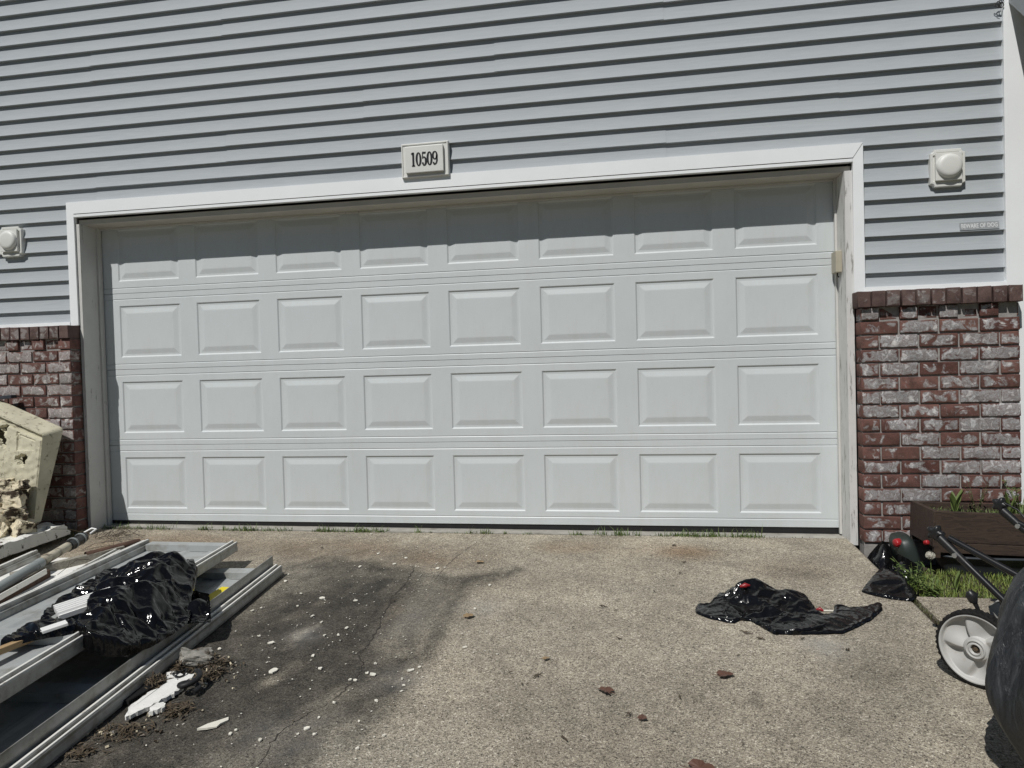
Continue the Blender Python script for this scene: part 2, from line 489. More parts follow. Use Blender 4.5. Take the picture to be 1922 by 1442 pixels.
# ------------------------------------------------------------------ ground
def vnoise(x, y, seed=0):
    rng = np.random.default_rng(seed)
    T = rng.random((256, 256))
    xi = np.floor(x).astype(int); yi = np.floor(y).astype(int)
    fx = x - xi; fy = y - yi
    fx = fx * fx * (3 - 2 * fx); fy = fy * fy * (3 - 2 * fy)
    a = T[xi % 256, yi % 256]; b = T[(xi + 1) % 256, yi % 256]
    c = T[xi % 256, (yi + 1) % 256]; d = T[(xi + 1) % 256, (yi + 1) % 256]
    return (a * (1 - fx) + b * fx) * (1 - fy) + (c * (1 - fx) + d * fx) * fy

def fbm(x, y, sc, oct=5, seed=0):
    o = 0; a = 0.5; t = 0
    for k in range(oct):
        o = o + a * vnoise(x * sc + 17.3 * k, y * sc + 5.1 * k, seed + k); t += a
        a *= 0.55; sc *= 2.03
    return o / t

def psd(px, py, poly, closed=True):
    d = np.full(px.shape, 1e9); inside = np.zeros(px.shape, bool)
    n = len(poly)
    for i in range(n if closed else n - 1):
        ax, ay = poly[i]; bx, by = poly[(i + 1) % n]
        ex, ey = bx - ax, by - ay
        t = np.clip(((px - ax) * ex + (py - ay) * ey) / (ex * ex + ey * ey + 1e-12), 0, 1)
        d = np.minimum(d, np.hypot(px - ax - t * ex, py - ay - t * ey))
        if closed:
            c = ((ay > py) != (by > py)) & (px < (bx - ax) * (py - ay) / (by - ay + 1e-12) + ax)
            inside ^= c
    return np.where(inside, -d, d) if closed else d

def soft(d, w): return np.clip(0.5 - d / (2 * w), 0, 1)

DARKP = [(-0.6, -3.3), (0.25, -3.2), (0.29, -2.75), (0.287, -2.512), (0.305, -2.399), (0.355, -2.254), (0.4, -2.053), (0.389, -1.823), (0.377, -1.548), (0.369, -1.245), (0.405, -1.068), (0.52, -0.92), (0.57, -0.84), (0.53, -0.76), (0.403, -0.808), (0.272, -0.866), (0.057, -0.83), (-0.234, -0.697), (-0.587, -0.622), (-0.733, -0.727), (-0.9, -0.9), (-1.291, -1.07), (-2.4, -1.21), (-3.7, -1.6), (-3.7, -3.3)]
BANDP = [(0.60, -0.78), (0.532, -0.882), (0.4, -1.046), (0.369, -1.245), (0.388, -1.547), (0.393, -1.799), (0.381, -1.996), (0.365, -2.2), (0.32, -2.4)]
PALEP = [(0.158, -0.971), (0.316, -1.037), (0.336, -1.313), (0.346, -1.604), (0.319, -1.806), (0.228, -1.861), (0.117, -1.624), (0.088, -1.267)]

def driveway():
    xs = np.concatenate([np.linspace(-5.0, -2.7, 20), np.arange(-2.69, 2.441, 0.011)])
    xs[-1] = 2.44
    ys = np.concatenate([np.linspace(-6.2, -3.3, 14), np.arange(-3.29, -0.10, 0.011), [-0.10]])
    X, Y = np.meshgrid(xs, ys)
    x, y = X.ravel(), Y.ravel()
    z = gz(y) + (fbm(x, y, 3.0, 4, 40) - 0.5) * 0.006
    # rolled edge at the back and right
    z -= 0.008 * np.clip((y + 0.115) / 0.015, 0, 1) ** 2
    z -= 0.010 * np.clip((x - 2.425) / 0.015, 0, 1) ** 2
    n1 = fbm(x, y, 6.0, 5, 1); n2 = fbm(x, y, 2.0, 5, 9); n3 = fbm(x, y, 16.0, 4, 21)
    dark = soft(psd(x, y, DARKP) + (n1 - 0.5) * 0.20 + (n3 - 0.5) * 0.05, 0.05) * (0.72 + 0.9 * (n2 - 0.5) + 0.5 * (n3 - 0.5))
    core = np.exp(-(((x + 0.20) / 0.38) ** 2 + ((y + 1.85) / 1.0) ** 2))
    dark = dark + 0.36 * core * (0.6 + n1)
    core2 = np.exp(-(((x + 0.02) / 0.33) ** 2 + ((y + 1.05) / 0.30) ** 2))
    dark = dark + 0.10 * core2
    pale = soft(psd(x, y, PALEP) + (n1 - 0.5) * 0.12, 0.08)
    dark = dark * (1 - 0.36 * pale)
    band = np.exp(-(psd(x, y, BANDP, False) / (0.035 + 0.035 * n1)) ** 2) * (0.45 + 1.0 * n3)
    dark = np.maximum(dark, band * 0.72)
    for pts, w, a in (([(-0.191, -1.781), (-0.208, -1.652), (-0.18, -1.56)], 0.045, 0.75), ([(-0.125, -2.08), (-0.1, -2.0), (-0.079, -1.934)], 0.05, 0.7), ([(0.183, -2.113), (0.153, -2.224), (0.101, -2.421), (0.044, -2.6)], 0.06, 0.5), ([(-0.33, -1.5), (-0.26, -1.3)], 0.05, 0.35)):
        dark = dark * (1 - a * np.exp(-(psd(x, y, pts, False) / w) ** 2) * np.clip(2.2 * n3 - 0.4, 0, 1))
    for (cx, cy, rx, ry, a) in ((2.09, -1.72, 0.15, 0.20, 0.42), (1.87, -2.19, 0.11, 0.17, 0.30), (2.02, -0.74, 0.16, 0.13, 0.42), (2.2, -0.55, 0.2, 0.12, 0.25), (1.72, -0.62, 0.08, 0.05, 0.3), (1.0, -0.9, 0.3, 0.12, 0.10), (-1.6, -0.7, 0.6, 0.3, 0.35), (2.28, -1.3, 0.10, 0.3, 0.25)):
        q = ((x - cx) / rx) ** 2 + ((y - cy) / ry) ** 2
        dark = np.maximum(dark, a * np.exp(-q) * (0.4 + 1.2 * n1))
    oval = [(1.592, -1.978), (1.613, -1.944), (1.637, -1.967), (1.639, -2.037), (1.614, -2.073), (1.588, -2.059)]
    dark = np.maximum(dark, 0.36 * soft(psd(x, y, oval) + (n3 - 0.5) * 0.02, 0.008))
    crack = [(0.049, -0.881), (0.064, -1.016), (0.063, -1.129), (0.057, -1.214), (0.08, -1.333), (0.094, -1.456), (0.121, -1.569), (0.135, -1.701), (0.134, -1.776)]
    dark = np.maximum(dark, 0.55 * np.exp(-(psd(x, y, crack, False) / 0.016) ** 2) * (0.3 + n3))
    arc = [(0.05, -0.98), (0.14, -1.08), (0.2, -1.06), (0.23, -0.98), (0.2, -0.88)]
    dark = np.maximum(dark, 0.5 * np.exp(-(psd(x, y, arc, False) / 0.014) ** 2) * (0.3 + n3))
    brown = np.zeros_like(x)
    for (cx, cy, rx, ry, a) in ((-0.55, -0.48, 1.0, 0.26, 0.55), (0.82, -0.36, 0.22, 0.13, 0.75), (1.5, -0.42, 0.20, 0.15, 0.85), (1.2, -0.35, 0.6, 0.2, 0.35), (0.1, -0.6, 0.4, 0.22, 0.6), (2.0, -0.7, 0.3, 0.25, 0.3), (0.5, -1.9, 0.25, 0.2, 0.25), (0.12, -1.35, 0.12, 0.3, 0.35), (-1.8, -0.45, 0.8, 0.3, 0.7)):
        q = ((x - cx) / rx) ** 2 + ((y - cy) / ry) ** 2
        brown = np.maximum(brown, a * np.exp(-q) * np.clip(0.2 + 1.5 * n1, 0, 1))
    brown = np.maximum(brown, 0.25 * n2)
    dark = np.maximum(dark, 0.40 * np.exp(-(((x + 0.5) / 0.9) ** 2 + ((y + 0.55) / 0.22) ** 2)) * (0.4 + n1))
    palec = np.zeros_like(x)
    for (cx, cy, rx, ry, a) in ((1.94, -1.59, 0.09, 0.10, 0.9), (0.24, -1.4, 0.10, 0.3, 0.30), (0.52, -1.30, 0.10, 0.10, 0.5), (0.36, -2.0, 0.10, 0.09, 0.4), (0.15, -2.4, 0.2, 0.15, 0.35), (-0.17, -1.66, 0.07, 0.1, 0.6)):
        q = ((x - cx) / rx) ** 2 + ((y - cy) / ry) ** 2
        palec = np.maximum(palec, a * np.exp(-q) * np.clip(2.0 * n3 - 0.25, 0, 1))
    nx, ny = len(xs), len(ys)
    me = bpy.data.meshes.new('driveway')
    co = np.stack([x, y, z], -1)
    # skirt down on the right and back edges
    idx = np.arange(nx * ny).reshape(ny, nx)
    q = np.stack([idx[:-1, :-1], idx[:-1, 1:], idx[1:, 1:], idx[1:, :-1]], -1).reshape(-1, 4)
    er = idx[:, -1]; eb = idx[-1, :]
    sk1 = co[er] - np.array([0, 0, 0.12]); sk2 = co[eb] - np.array([0, 0, 0.12])
    n0 = nx * ny
    co = np.concatenate([co, sk1, sk2])
    i1 = n0 + np.arange(ny); i2 = n0 + ny + np.arange(nx)
    q1 = np.stack([er[:-1], i1[:-1], i1[1:], er[1:]], -1)
    q2 = np.stack([eb[1:], i2[1:], i2[:-1], eb[:-1]], -1)
    q = np.concatenate([q, q1, q2])
    me.vertices.add(len(co)); me.vertices.foreach_set('co', co.ravel())
    me.loops.add(q.size); me.loops.foreach_set('vertex_index', q.ravel())
    me.polygons.add(len(q)); me.polygons.foreach_set('loop_start', np.arange(0, q.size, 4)); me.polygons.foreach_set('loop_total', np.full(len(q), 4))
    me.update(calc_edges=True)
    at = me.color_attributes.new('stain', 'FLOAT_COLOR', 'POINT')
    colr = np.zeros((len(co), 4)); colr[:, 3] = 1
    colr[:n0, 0] = np.clip(dark, 0, 1); colr[:n0, 1] = np.clip(brown, 0, 1); colr[:n0, 2] = np.clip(palec, 0, 1)
    at.data.foreach_set('color', colr.ravel())
    return tag(link('driveway', me, CONC, None, smooth=True), kind='structure')
driveway()

b = MB()
b.add([(-2.44, -0.098, -0.026), (2.435, -0.098, -0.040), (2.435, 1.5, -0.036), (-2.44, 1.5, -0.022), (-2.44, -0.098, -0.2), (2.435, -0.098, -0.2), (2.435, 1.5, -0.2), (-2.44, 1.5, -0.2)], [(0, 1, 2, 3), (4, 7, 6, 5), (0, 4, 5, 1), (1, 5, 6, 2), (2, 6, 7, 3), (3, 7, 4, 0)])
tag(b.build('garage_slab', SLAB), kind='structure')
def pad():
    b = MB()
    xs = [2.462, 3.4, 5.0]
    ys = [-1.02, -1.6, -2.4, -3.2, -6.2]
    vs = []; fs = []
    for y in ys:
        for x in xs: vs.append((x, y, gz(y)))
    for i in range(len(ys) - 1):
        for j in range(len(xs) - 1):
            a = i * len(xs) + j
            fs.append((a, a + len(xs), a + len(xs) + 1, a + 1))
    b.add(vs, fs)
    b.add([(2.462, y, gz(y)) for y in ys] + [(2.462, y, gz(y) - 0.1) for y in ys], [(i, i + 1, len(ys) + i + 1, len(ys) + i) for i in range(len(ys) - 1)])
    b.add([(x, -1.02, gz(-1.02)) for x in xs] + [(x, -1.02, gz(-1.02) - 0.1) for x in xs], [(i, i + 1, len(xs) + i + 1, len(xs) + i) for i in range(len(xs) - 1)])
    o = tag(b.build('walkway', CONC), kind='structure')
    at = o.data.color_attributes.new('stain', 'FLOAT_COLOR', 'POINT')
    at.data.foreach_set('color', np.tile([0.05, 0.15, 0.0, 1.0], len(o.data.vertices)))
pad()
def soil():
    vs = []; fs = []
    nx, ny = 46, 24
    for j in range(ny + 1):
        for i in range(nx + 1):
            x = 2.43 + 2.6 * i / nx; y = -1.04 + 1.0 * j / ny
            z = -0.105 - 0.035 * (j / ny) + 0.03 * (noise.noise(Vector((x * 6, y * 6, 0))))
            if y < -0.95: z = max(z, -0.10)
            if x < 2.7 and y > -0.8: z -= 0.02
            vs.append((x, y, z))
    for j in range(ny):
        for i in range(nx):
            a = j * (nx + 1) + i
            fs.append((a, a + 1, a + nx + 2, a + nx + 1))
    tag(MB().add(vs, fs, True).build('planting_bed', SOIL), kind='structure')
soil()
def crack(pts, w):
    b = MB(); vs = []; fs = []
    P = []
    for i in range(len(pts) - 1):
        a = Vector(pts[i]); c = Vector(pts[i + 1])
        for k in range(6): P.append(a.lerp(c, k / 6) + Vector((random.gauss(0, 0.0035), random.gauss(0, 0.002))))
    for i, q in enumerate(P):
        ww = w * random.uniform(0.3, 1.2) * min(1, (len(P) - i) / 12 + 0.2) * min(1, i / 8 + 0.2)
        z = gz(q.y) + (fbm(np.array([q.x]), np.array([q.y]), 3.0, 4, 40)[0] - 0.5) * 0.006 + 0.0012
        vs += [(q.x - ww, q.y, z), (q.x + ww, q.y, z)]
    for i in range(len(P) - 1): fs.append((2 * i, 2 * i + 1, 2 * i + 3, 2 * i + 2))
    tag(b.add(vs, fs).build('crack', simple('crack_dirt', (0.035, 0.03, 0.025), 0.95, 0.4, 40, 0.0)), kind='structure')
crack([(0.032, -0.771), (0.049, -0.881), (0.064, -1.016), (0.063, -1.129), (0.057, -1.214), (0.08, -1.333), (0.094, -1.456), (0.121, -1.569), (0.135, -1.701), (0.134, -1.776), (0.122, -1.815), (0.174, -1.888), (0.194, -1.96), (0.198, -2.053), (0.175, -2.187)], 0.0034)
crack([(0.175, -2.187), (0.132, -2.26), (0.099, -2.345), (0.092, -2.437), (0.109, -2.532), (0.127, -2.8)], 0.0022)
crack([(0.30, -0.12), (0.26, -0.35), (0.203, -0.716), (0.2, -0.968), (0.18, -1.046), (0.098, -1.052), (0.06, -1.0)], 0.0016)
tag(plain_box('joint_soil', SOIL, None, 2.44, -6.2, -0.9, 2.462, -1.0, -0.6), kind='structure')
def joint():
    b = MB(); vs = []; fs = []
    n = 60
    for i in range(n + 1):
        y = -1.0 - 2.2 * i / n
        z = gz(y) - 0.016 + 0.006 * noise.noise(Vector((0, y * 22, 3)))
        vs += [(2.436, y, z), (2.452, y, z + 0.003), (2.466, y, z)]
    for i in range(n):
        a = i * 3
        fs += [(a, a + 3, a + 4, a + 1), (a + 1, a + 4, a + 5, a + 2)]
    tag(b.add(vs, fs, True).build('joint_filler', SOIL), kind='structure')
joint()
def terrain():
    b = MB()
    b.add([(-300, -300, -0.62), (300, -300, -0.62), (300, 300, -0.62), (-300, 300, -0.62)], [(0, 1, 2, 3)])
    tag(b.build('ground', LAWN), kind='structure')
    b = MB()
    b.add([(-300, -16, -0.42), (300, -16, -0.42), (300, -6.2, -0.36), (-300, -6.2, -0.36)], [(0, 1, 2, 3)])
    tag(b.build('street', ASPH), kind='structure')
    b = MB()
    b.add([(-60, -6.2, -0.35), (-5.0, -6.2, -0.35), (-5.0, 0.0, -0.06), (-60, 0.0, -0.06)], [(0, 1, 2, 3)])
    b.add([(5.0, -6.2, -0.35), (60, -6.2, -0.35), (60, 0.0, -0.10), (5.0, 0.0, -0.10)], [(0, 1, 2, 3)])
    tag(b.build('front_lawn', LAWN), kind='structure')
terrain()
def sky_blocker_trees():  # added conifer row behind the camera, unseen; blocks low sky to deepen the shade
    rnd = random.Random(3)
    b = MB()
    for i in range(46):
        x = -56 + i * 2.5 + rnd.uniform(-0.8, 0.8); y = -22 + rnd.uniform(-3.5, 2.0); H = rnd.uniform(8.0, 13.0); r = rnd.uniform(1.8, 2.6)
        b.tube([(x, y, -0.7), (x, y, H * 0.5)], [0.22, 0.12], 7)
        for k in range(95):
            t = rnd.random() ** 0.8; z = 0.5 + (H - 0.5) * t; rr = r * (1 - t) ** 0.8 + 0.12
            a = rnd.uniform(0, 6.283); q = rr * math.sqrt(rnd.uniform(0.15, 1)); L = 0.55 + 0.6 * (1 - t)
            c = Vector((x + q * math.cos(a), y + q * math.sin(a), z))
            d = Vector((math.cos(a), math.sin(a), -0.45)) * L; w = Vector((-math.sin(a), math.cos(a), rnd.uniform(-0.3, 0.3))) * L * 0.55
            b.add([c - w - d * 0.3, c + d, c + w - d * 0.3, c + Vector((0, 0, L * 0.5))], [(0, 1, 3), (1, 2, 3), (0, 2, 1)])
    tag(b.build('sky_blocker_trees', m_leaf('sky_blocker_needles', (0.030, 0.050, 0.022), (0.050, 0.075, 0.035)), None, fix=False), kind='stuff')
sky_blocker_trees()

# ------------------------------------------------------------------ house
HOUSE = empty('house', (0, -0.18, 0), label='grey lap sided garage front with a white panelled door and brick piers', cat='house')
def hx(o):                       # keep world coordinates under the house empty
    o.location = Vector(o.location) - HOUSE.location
    return o

# backing wall with the door opening
wb = MB()
wb.box(-3.9, -0.178, 1.3, -2.475, 0.05, 3.9)
wb.box(2.470, -0.178, 1.3, 3.33, 0.05, 3.9)
wb.box(-2.4749, -0.178, 2.115, 2.4699, 0.05, 3.9)
wb.box(-3.9, -0.178, -0.2, -2.49, 0.05, 1.2999)
wb.box(2.490, -0.178, -0.2, 3.33, 0.05, 1.2999)
hx(wb.build('wall', simple('sheathing', (0.10, 0.10, 0.10), 0.9), HOUSE))

# vinyl siding, double four inch laps
SID = empty('siding'); SID.parent = HOUSE; hx(SID)
PIT = 0.1016
def siding_panel(x0, x1, z0, dy=0.0, dz=0.0, laps=2):
    yb = -0.1805 - dy; yf = -0.1998 - dy
    z = z0 + dz
    prof = [(yb, z)]
    for k in range(laps):
        zb_ = z + PIT * k
        # butt edge, then a face that flares out towards its foot
        prof += [(yf + 0.0008, zb_), (yf, zb_ + 0.0008)]
        for q in range(8):
            t = q / 7
            prof.append((yb + (yf - yb) * (1 - t) ** 1.9, zb_ + 0.0016 + (PIT - 0.0016) * t))
    prof[-1] = (prof[-1][0], prof[-1][1] + 0.004)
    b = MB(); b.extrude(prof, x0, x1, None, False)
    # thickness of the cut end
    return b.build('siding_panel', SIDING, SID, fix=False)
Z0 = 1.377
seams = {4: [-2.29, 1.452], 5: [-1.326, 2.406], 6: [-0.379], 7: [0.465], 8: [-2.297, 1.453], 9: [-1.325, 2.41], 10: [-0.379], 11: [0.465]}
for n in range(0, 12):
    z = Z0 + 0.2032 * n
    if n < 4:
        for a, c in ((-3.9, -2.530), (2.518, 3.238)):
            siding_panel(a, c, z, 0.0, random.uniform(-0.0008, 0.0008))
    else:
        xs = [-3.9] + seams[n] + [3.238]
        for i in range(len(xs) - 1):
            siding_panel(xs[i] - (0.02 if i else 0.0), xs[i + 1], z, 0.0016 if i % 2 else 0.0, (0.0018 if i % 2 else -0.0004) + random.uniform(-0.0007, 0.0007))

# trims
def piece(name, m, x0, y0, z0, x1, y1, z1, bev=0.0015, parent=None):
    o = plain_box(name, m, parent or HOUSE, x0, y0, z0, x1, y1, z1, bev)
    return hx(o) if parent is None else o
def trim_board(name, pts, y0=-0.2095, y1=-0.18):
    n = len(pts)
    vs = [(p[0], y0, p[1]) for p in pts] + [(p[0], y1, p[1]) for p in pts]
    fs = [tuple(range(n)), tuple(range(n, 2 * n))[::-1]] + [(i, n + i, n + (i + 1) % n, (i + 1) % n) for i in range(n)]
    return hx(MB().add(vs, fs).build(name, TRIM, HOUSE))
trim_board('door_trim', [(-2.5325, 2.207), (2.5215, 2.207), (2.468, 2.127), (-2.477, 2.127)])
trim_board('door_trim', [(-2.5335, 2.206), (-2.4785, 2.1265), (-2.474, 1.374), (-2.5335, 1.374)], -0.2065)
trim_board('door_trim', [(2.5225, 2.206), (2.5225, 1.374), (2.464, 1.374), (2.4685, 2.1265)], -0.2065)
piece('head_flashing', TRIM, -2.478, -0.2065, 2.105, 2.468, -0.17, 2.1225, 0.001)
piece('ledge_trim', TRIM, -3.9, -0.211, 1.372, -2.534, -0.18, 1.399, 0.001)
piece('ledge_trim', TRIM, 2.523, -0.211, 1.372, 3.245, -0.18, 1.401, 0.001)
piece('corner_trim', TRIM, 3.236, -0.2140, -0.15, 3.338, 0.06, 3.9, 0.002)

# jambs and head
piece('door_jamb', JAMB, -2.4735, -0.1925, -0.05, -2.4495, 0.03, 2.0595, 0.001)
piece('door_jamb', JAMBW, 2.4265, -0.194, -0.055, 2.4665, 0.03, 2.0595, 0.0015)
hd = MB(); hd.box(-2.4735, -0.166, 2.0605, 2.4665, 0.03, 2.0915)
hx(hd.build('jamb_head', SOFFIT, HOUSE))
piece('door_stop', JAMB, -2.449, -0.045, -0.03, -2.437, -0.007, 2.0600, 0.001)
piece('door_stop', JAMB, 2.414, -0.030, -0.03, 2.426, -0.007, 2.0600, 0.001)
piece('door_stop', JAMB, -2.436, -0.022, 2.048, 2.413, -0.007, 2.0600, 0.001)

# garage door
GD = empty('garage_door'); GD.parent = HOUSE; hx(GD)
SEC = 0.5334; PP = 0.5962; PW = 0.4729; PH = 0.3643
DX0, DX1 = -2.47, 2.45
def grv(z):    # shallow step bead with a bright lower lip
    return [(0.0, z + 0.0042), (0.0034, z + 0.0030), (0.0034, z + 0.0008), (0.0, z - 0.0042)]
def section(r):
    zb = (3 - r) * SEC + 0.0012; zt = zb + SEC - 0.0024
    zc = (zb + zt) / 2
    p0, p1 = zc - PH / 2, zc + PH / 2
    b = MB()
    low = [(0.040, zb), (0.0015, zb), (0.0, zb + 0.0015)]
    gl = zb + (0.048 if r == 3 else 0.036)
    low += [(y, z) for y, z in grv(gl)[::-1]] + [(0.0, p0)]
    b.extrude(low, DX0, DX1, None, False)
    up = [(0.0, p1)] + [(y, z) for y, z in grv(zt - 0.040)[::-1]] + [(0.0, zt - 0.0015), (0.0015, zt), (0.040, zt)]
    b.extrude(up, DX0, DX1, None, False)
    xs = [DX0]
    for c in range(8):
        cx = (c - 3.5) * PP
        xs += [cx - PW / 2, cx + PW / 2]
    xs.append(DX1)
    for i in range(0, len(xs), 2):
        b.add([(xs[i], 0, p0), (xs[i + 1], 0, p0), (xs[i + 1], 0, p1), (xs[i], 0, p1)], [(0, 1, 2, 3)])
    b.build('door_section', DOOR, GD, fix=False)
    return zc
def raised_panel_mesh():
    rings = [(0.0, 0.0), (0.0030, 0.0005), (0.0045, 0.0018), (0.0095, 0.0062), (0.0125, 0.0068), (0.0235, 0.0066), (0.0265, 0.0060), (0.0520, 0.0010), (0.0560, 0.0003), (0.062, 0.0001)]
    vs = []; fs = []
    for d, y in rings:
        a = PW / 2 - d; c = PH / 2 - d
        vs += [(-a, y, -c), (a, y, -c), (a, y, c), (-a, y, c)]
    for k in range(len(rings) - 1):
        for i in range(4):
            j = (i + 1) % 4
            fs.append((k * 4 + i, k * 4 + j, k * 4 + 4 + j, k * 4 + 4 + i))
    k = (len(rings) - 1) * 4
    fs.append((k, k + 1, k + 2, k + 3))
    return MB().add(vs, fs).mesh('raised_panel', DOOR, fix=False)
RPM = raised_panel_mesh()
for r in range(4):
    zc = section(r)
    for c in range(8):
        link('raised_panel', RPM, None, GD, ((c - 3.5) * PP, 0, zc))
MB().box(DX0, 0.0408, 0.0, DX1, 0.043, 4 * SEC).build('door_back', STEEL, GD)
b = MB()
vs = []
for x, zb in ((DX0, -0.0235), (DX1, -0.0375)):
    vs += [(x, 0.006, 0.001), (x, 0.009, zb), (x, 0.034, zb), (x, 0.036, 0.001)]
b.add(vs, [(i, (i + 1) % 4, 4 + (i + 1) % 4, 4 + i) for i in range(4)])
b.build('rubber_seal', RUBBER, GD)

# brick piers
def brick_mesh(l, h, d, seed):
    rnd = random.Random(seed)
    bm = bmesh.new()
    bmesh.ops.create_cube(bm, size=1.0)
    for v in bm.verts: v.co = Vector((v.co.x * l, v.co.y * d, v.co.z * h))
    bmesh.ops.bevel(bm, geom=bm.edges[:], offset=0.0035, segments=2, profile=0.6, affect='EDGES')
    bmesh.ops.subdivide_edges(bm, edges=[e for e in bm.edges if e.calc_length() > 0.09], cuts=3)
    for v in bm.verts:
        v.co += Vector((rnd.uniform(-1, 1) * 0.0012, rnd.uniform(-1, 1) * 0.0012, rnd.uniform(-1, 1) * 0.0014))
    me = bpy.data.meshes.new('brick')
    bm.to_mesh(me); bm.free()
    me.polygons.foreach_set('use_smooth', [True] * len(me.polygons))
    return me
BH = 0.0675; CP = 0.0767
FULL = [brick_mesh(0.1905, BH, 0.09, s) for s in range(4)]
HALF = [brick_mesh(0.0905, BH, 0.09, 10 + s) for s in range(3)]
SOLD = [brick_mesh(0.0665, 0.087, 0.105, 20 + s) for s in range(3)]
for L_, m_ in ((FULL, BRICK), (HALF, BRICK), (SOLD, SOLDIER)):
    for me in L_: me.materials.append(m_)
FULL2 = [m.copy() for m in FULL]; HALF2 = [m.copy() for m in HALF]
for me in FULL2 + HALF2: me.materials[0] = BRICKL
def lay(P, me, x, y, z, rot=0.0):
    o = bpy.data.objects.new('brick', me)
    o.location = (x + random.uniform(-0.0012, 0.0012), y + random.uniform(-0.002, 0.002), z + random.uniform(-0.001, 0.001))
    o.rotation_euler = (random.uniform(-0.008, 0.008), random.uniform(-0.006, 0.006), rot + random.uniform(-0.008, 0.008))
    o.parent = P
    COL.objects.link(o)
def pier(xa, xb, full, half, outer, quoin_first):
    P = empty('brick_pier'); P.parent = HOUSE; hx(P)
    mb = MB()
    mb.box(xa + 0.010, -0.271, -0.2, xb - 0.010, -0.17, 1.371)
    mb.build('mortar', MORTAR, P)
    mb = MB(); mb.box(xa + 0.002, -0.2750, -0.2, xb - 0.002, -0.2705, 1.204, None, 0.003)
    mb.build('mortar', MORTAR, P)
    yc = -0.284 + 0.045
    n = 0
    for k in range(17):
        z = 1.246 - CP * k
        odd = k % 2
        # dogtooth course under the cap
        if quoin_first == 'R':     # right pier: laid from its left corner
            x = xa
            first = True
            while x < xb - 0.03:
                if (k % 2 == 0) != (k == 0) or (k == 0):
                    pass
                if first and (k % 2 == 0): ln = 0.0905
                elif xb - x < 0.16: ln = 0.0905
                else: ln = 0.1905
                if k == 0: ln = 0.0905
                me = random.choice(half if ln < 0.1 else full)
                dy = 0.0
                if k == 0: dy = 0.012 if (n % 2) else -0.004
                lay(P, me, x + ln / 2 + 0.0005, yc + dy, z)
                n += 1
                x += ln + 0.0095; first = False
        else:                      # left pier: laid from its right corner
            x = xb; first = True
            while x > xa + 0.03:
                if first and (k % 2 == 1): ln = 0.0905
                else: ln = 0.1905
                if k == 0: ln = 0.0905
                me = random.choice(half if ln < 0.1 else full)
                dy = 0.0
                if k == 0: dy = 0.012 if (n % 2) else -0.004
                lay(P, me, x - ln / 2 - 0.0005, yc + dy, z)
                n += 1
                x -= ln + 0.0095; first = False
    if quoin_first == 'R':
        x = xa - 0.022
        while x < xb - 0.03:
            lay(P, random.choice(SOLD), x + 0.0335, -0.312 + 0.0525, 1.3265)
            x += 0.0752
    else:
        x = xb
        while x > xa:
            lay(P, random.choice(SOLD), x - 0.0335, -0.300 + 0.0525, 1.3265)
            x -= 0.0752
    return P
pier(2.472, 3.2665, FULL, HALF, 'L', 'R')
pier(-3.9, -2.475, FULL2, HALF2, 'R', 'L')

# porch eave over the side entry and the recess beside the garage corner
ev = MB()
prof = [(-0.16, 2.95), (-0.75, 2.36), (-0.75, 2.50), (-0.16, 3.09)]
ev.extrude([(-0.212, 2.895), (-0.9, 2.22), (-0.9, 2.40), (-0.212, 3.08)], 3.262, 3.30)
hx(ev.build('porch_rake_board', simple('grey_eave_paint', (0.33, 0.35, 0.36), 0.6), HOUSE))
ev = MB()
ev.extrude([(-0.30, 2.83), (-0.95, 2.25), (-0.95, 2.36), (-0.2, 3.03), (1.8, 3.2), (1.8, 3.05), (-0.1, 2.9)], 3.301, 6.0)
hx(ev.build('porch_roof', simple('brown_shingle', (0.06, 0.05, 0.042), 0.9), HOUSE))
piece('porch_wall', DARKWALL, 3.34, 0.9, -0.3, 6.0, 1.0, 3.04)
piece('porch_wall', DARKWALL, 3.28, 0.061, -0.3, 3.335, 0.89, 3.04)
# curled wire at the top of the corner board
wr = MB()
for (cx, cz, rr, ph) in ((3.226, 2.899, 0.013, 0.4), (3.214, 2.893, 0.011, 1.2), (3.203, 2.883, 0.012, 2.2), (3.222, 2.876, 0.012, 3.3), (3.210, 2.872, 0.009, 0.1)):
    pts = [(cx + rr * math.cos(ph + t * 0.45), -0.214 - 0.0015 * t, cz + 0.9 * rr * math.sin(ph + t * 0.45)) for t in range(12)]
    wr.tube(pts, 0.0022, 6)
wr.tube([(3.228, -0.212, 2.96), (3.230, -0.214, 2.93), (3.224, -0.216, 2.905), (3.20, -0.218, 2.895), (3.199, -0.214, 2.878), (3.232, -0.213, 2.868)], 0.0022, 6)
tag(wr.build('wire_curl', WIRE), 'small curl of dark wire hanging at the top of the white corner board', 'wire')

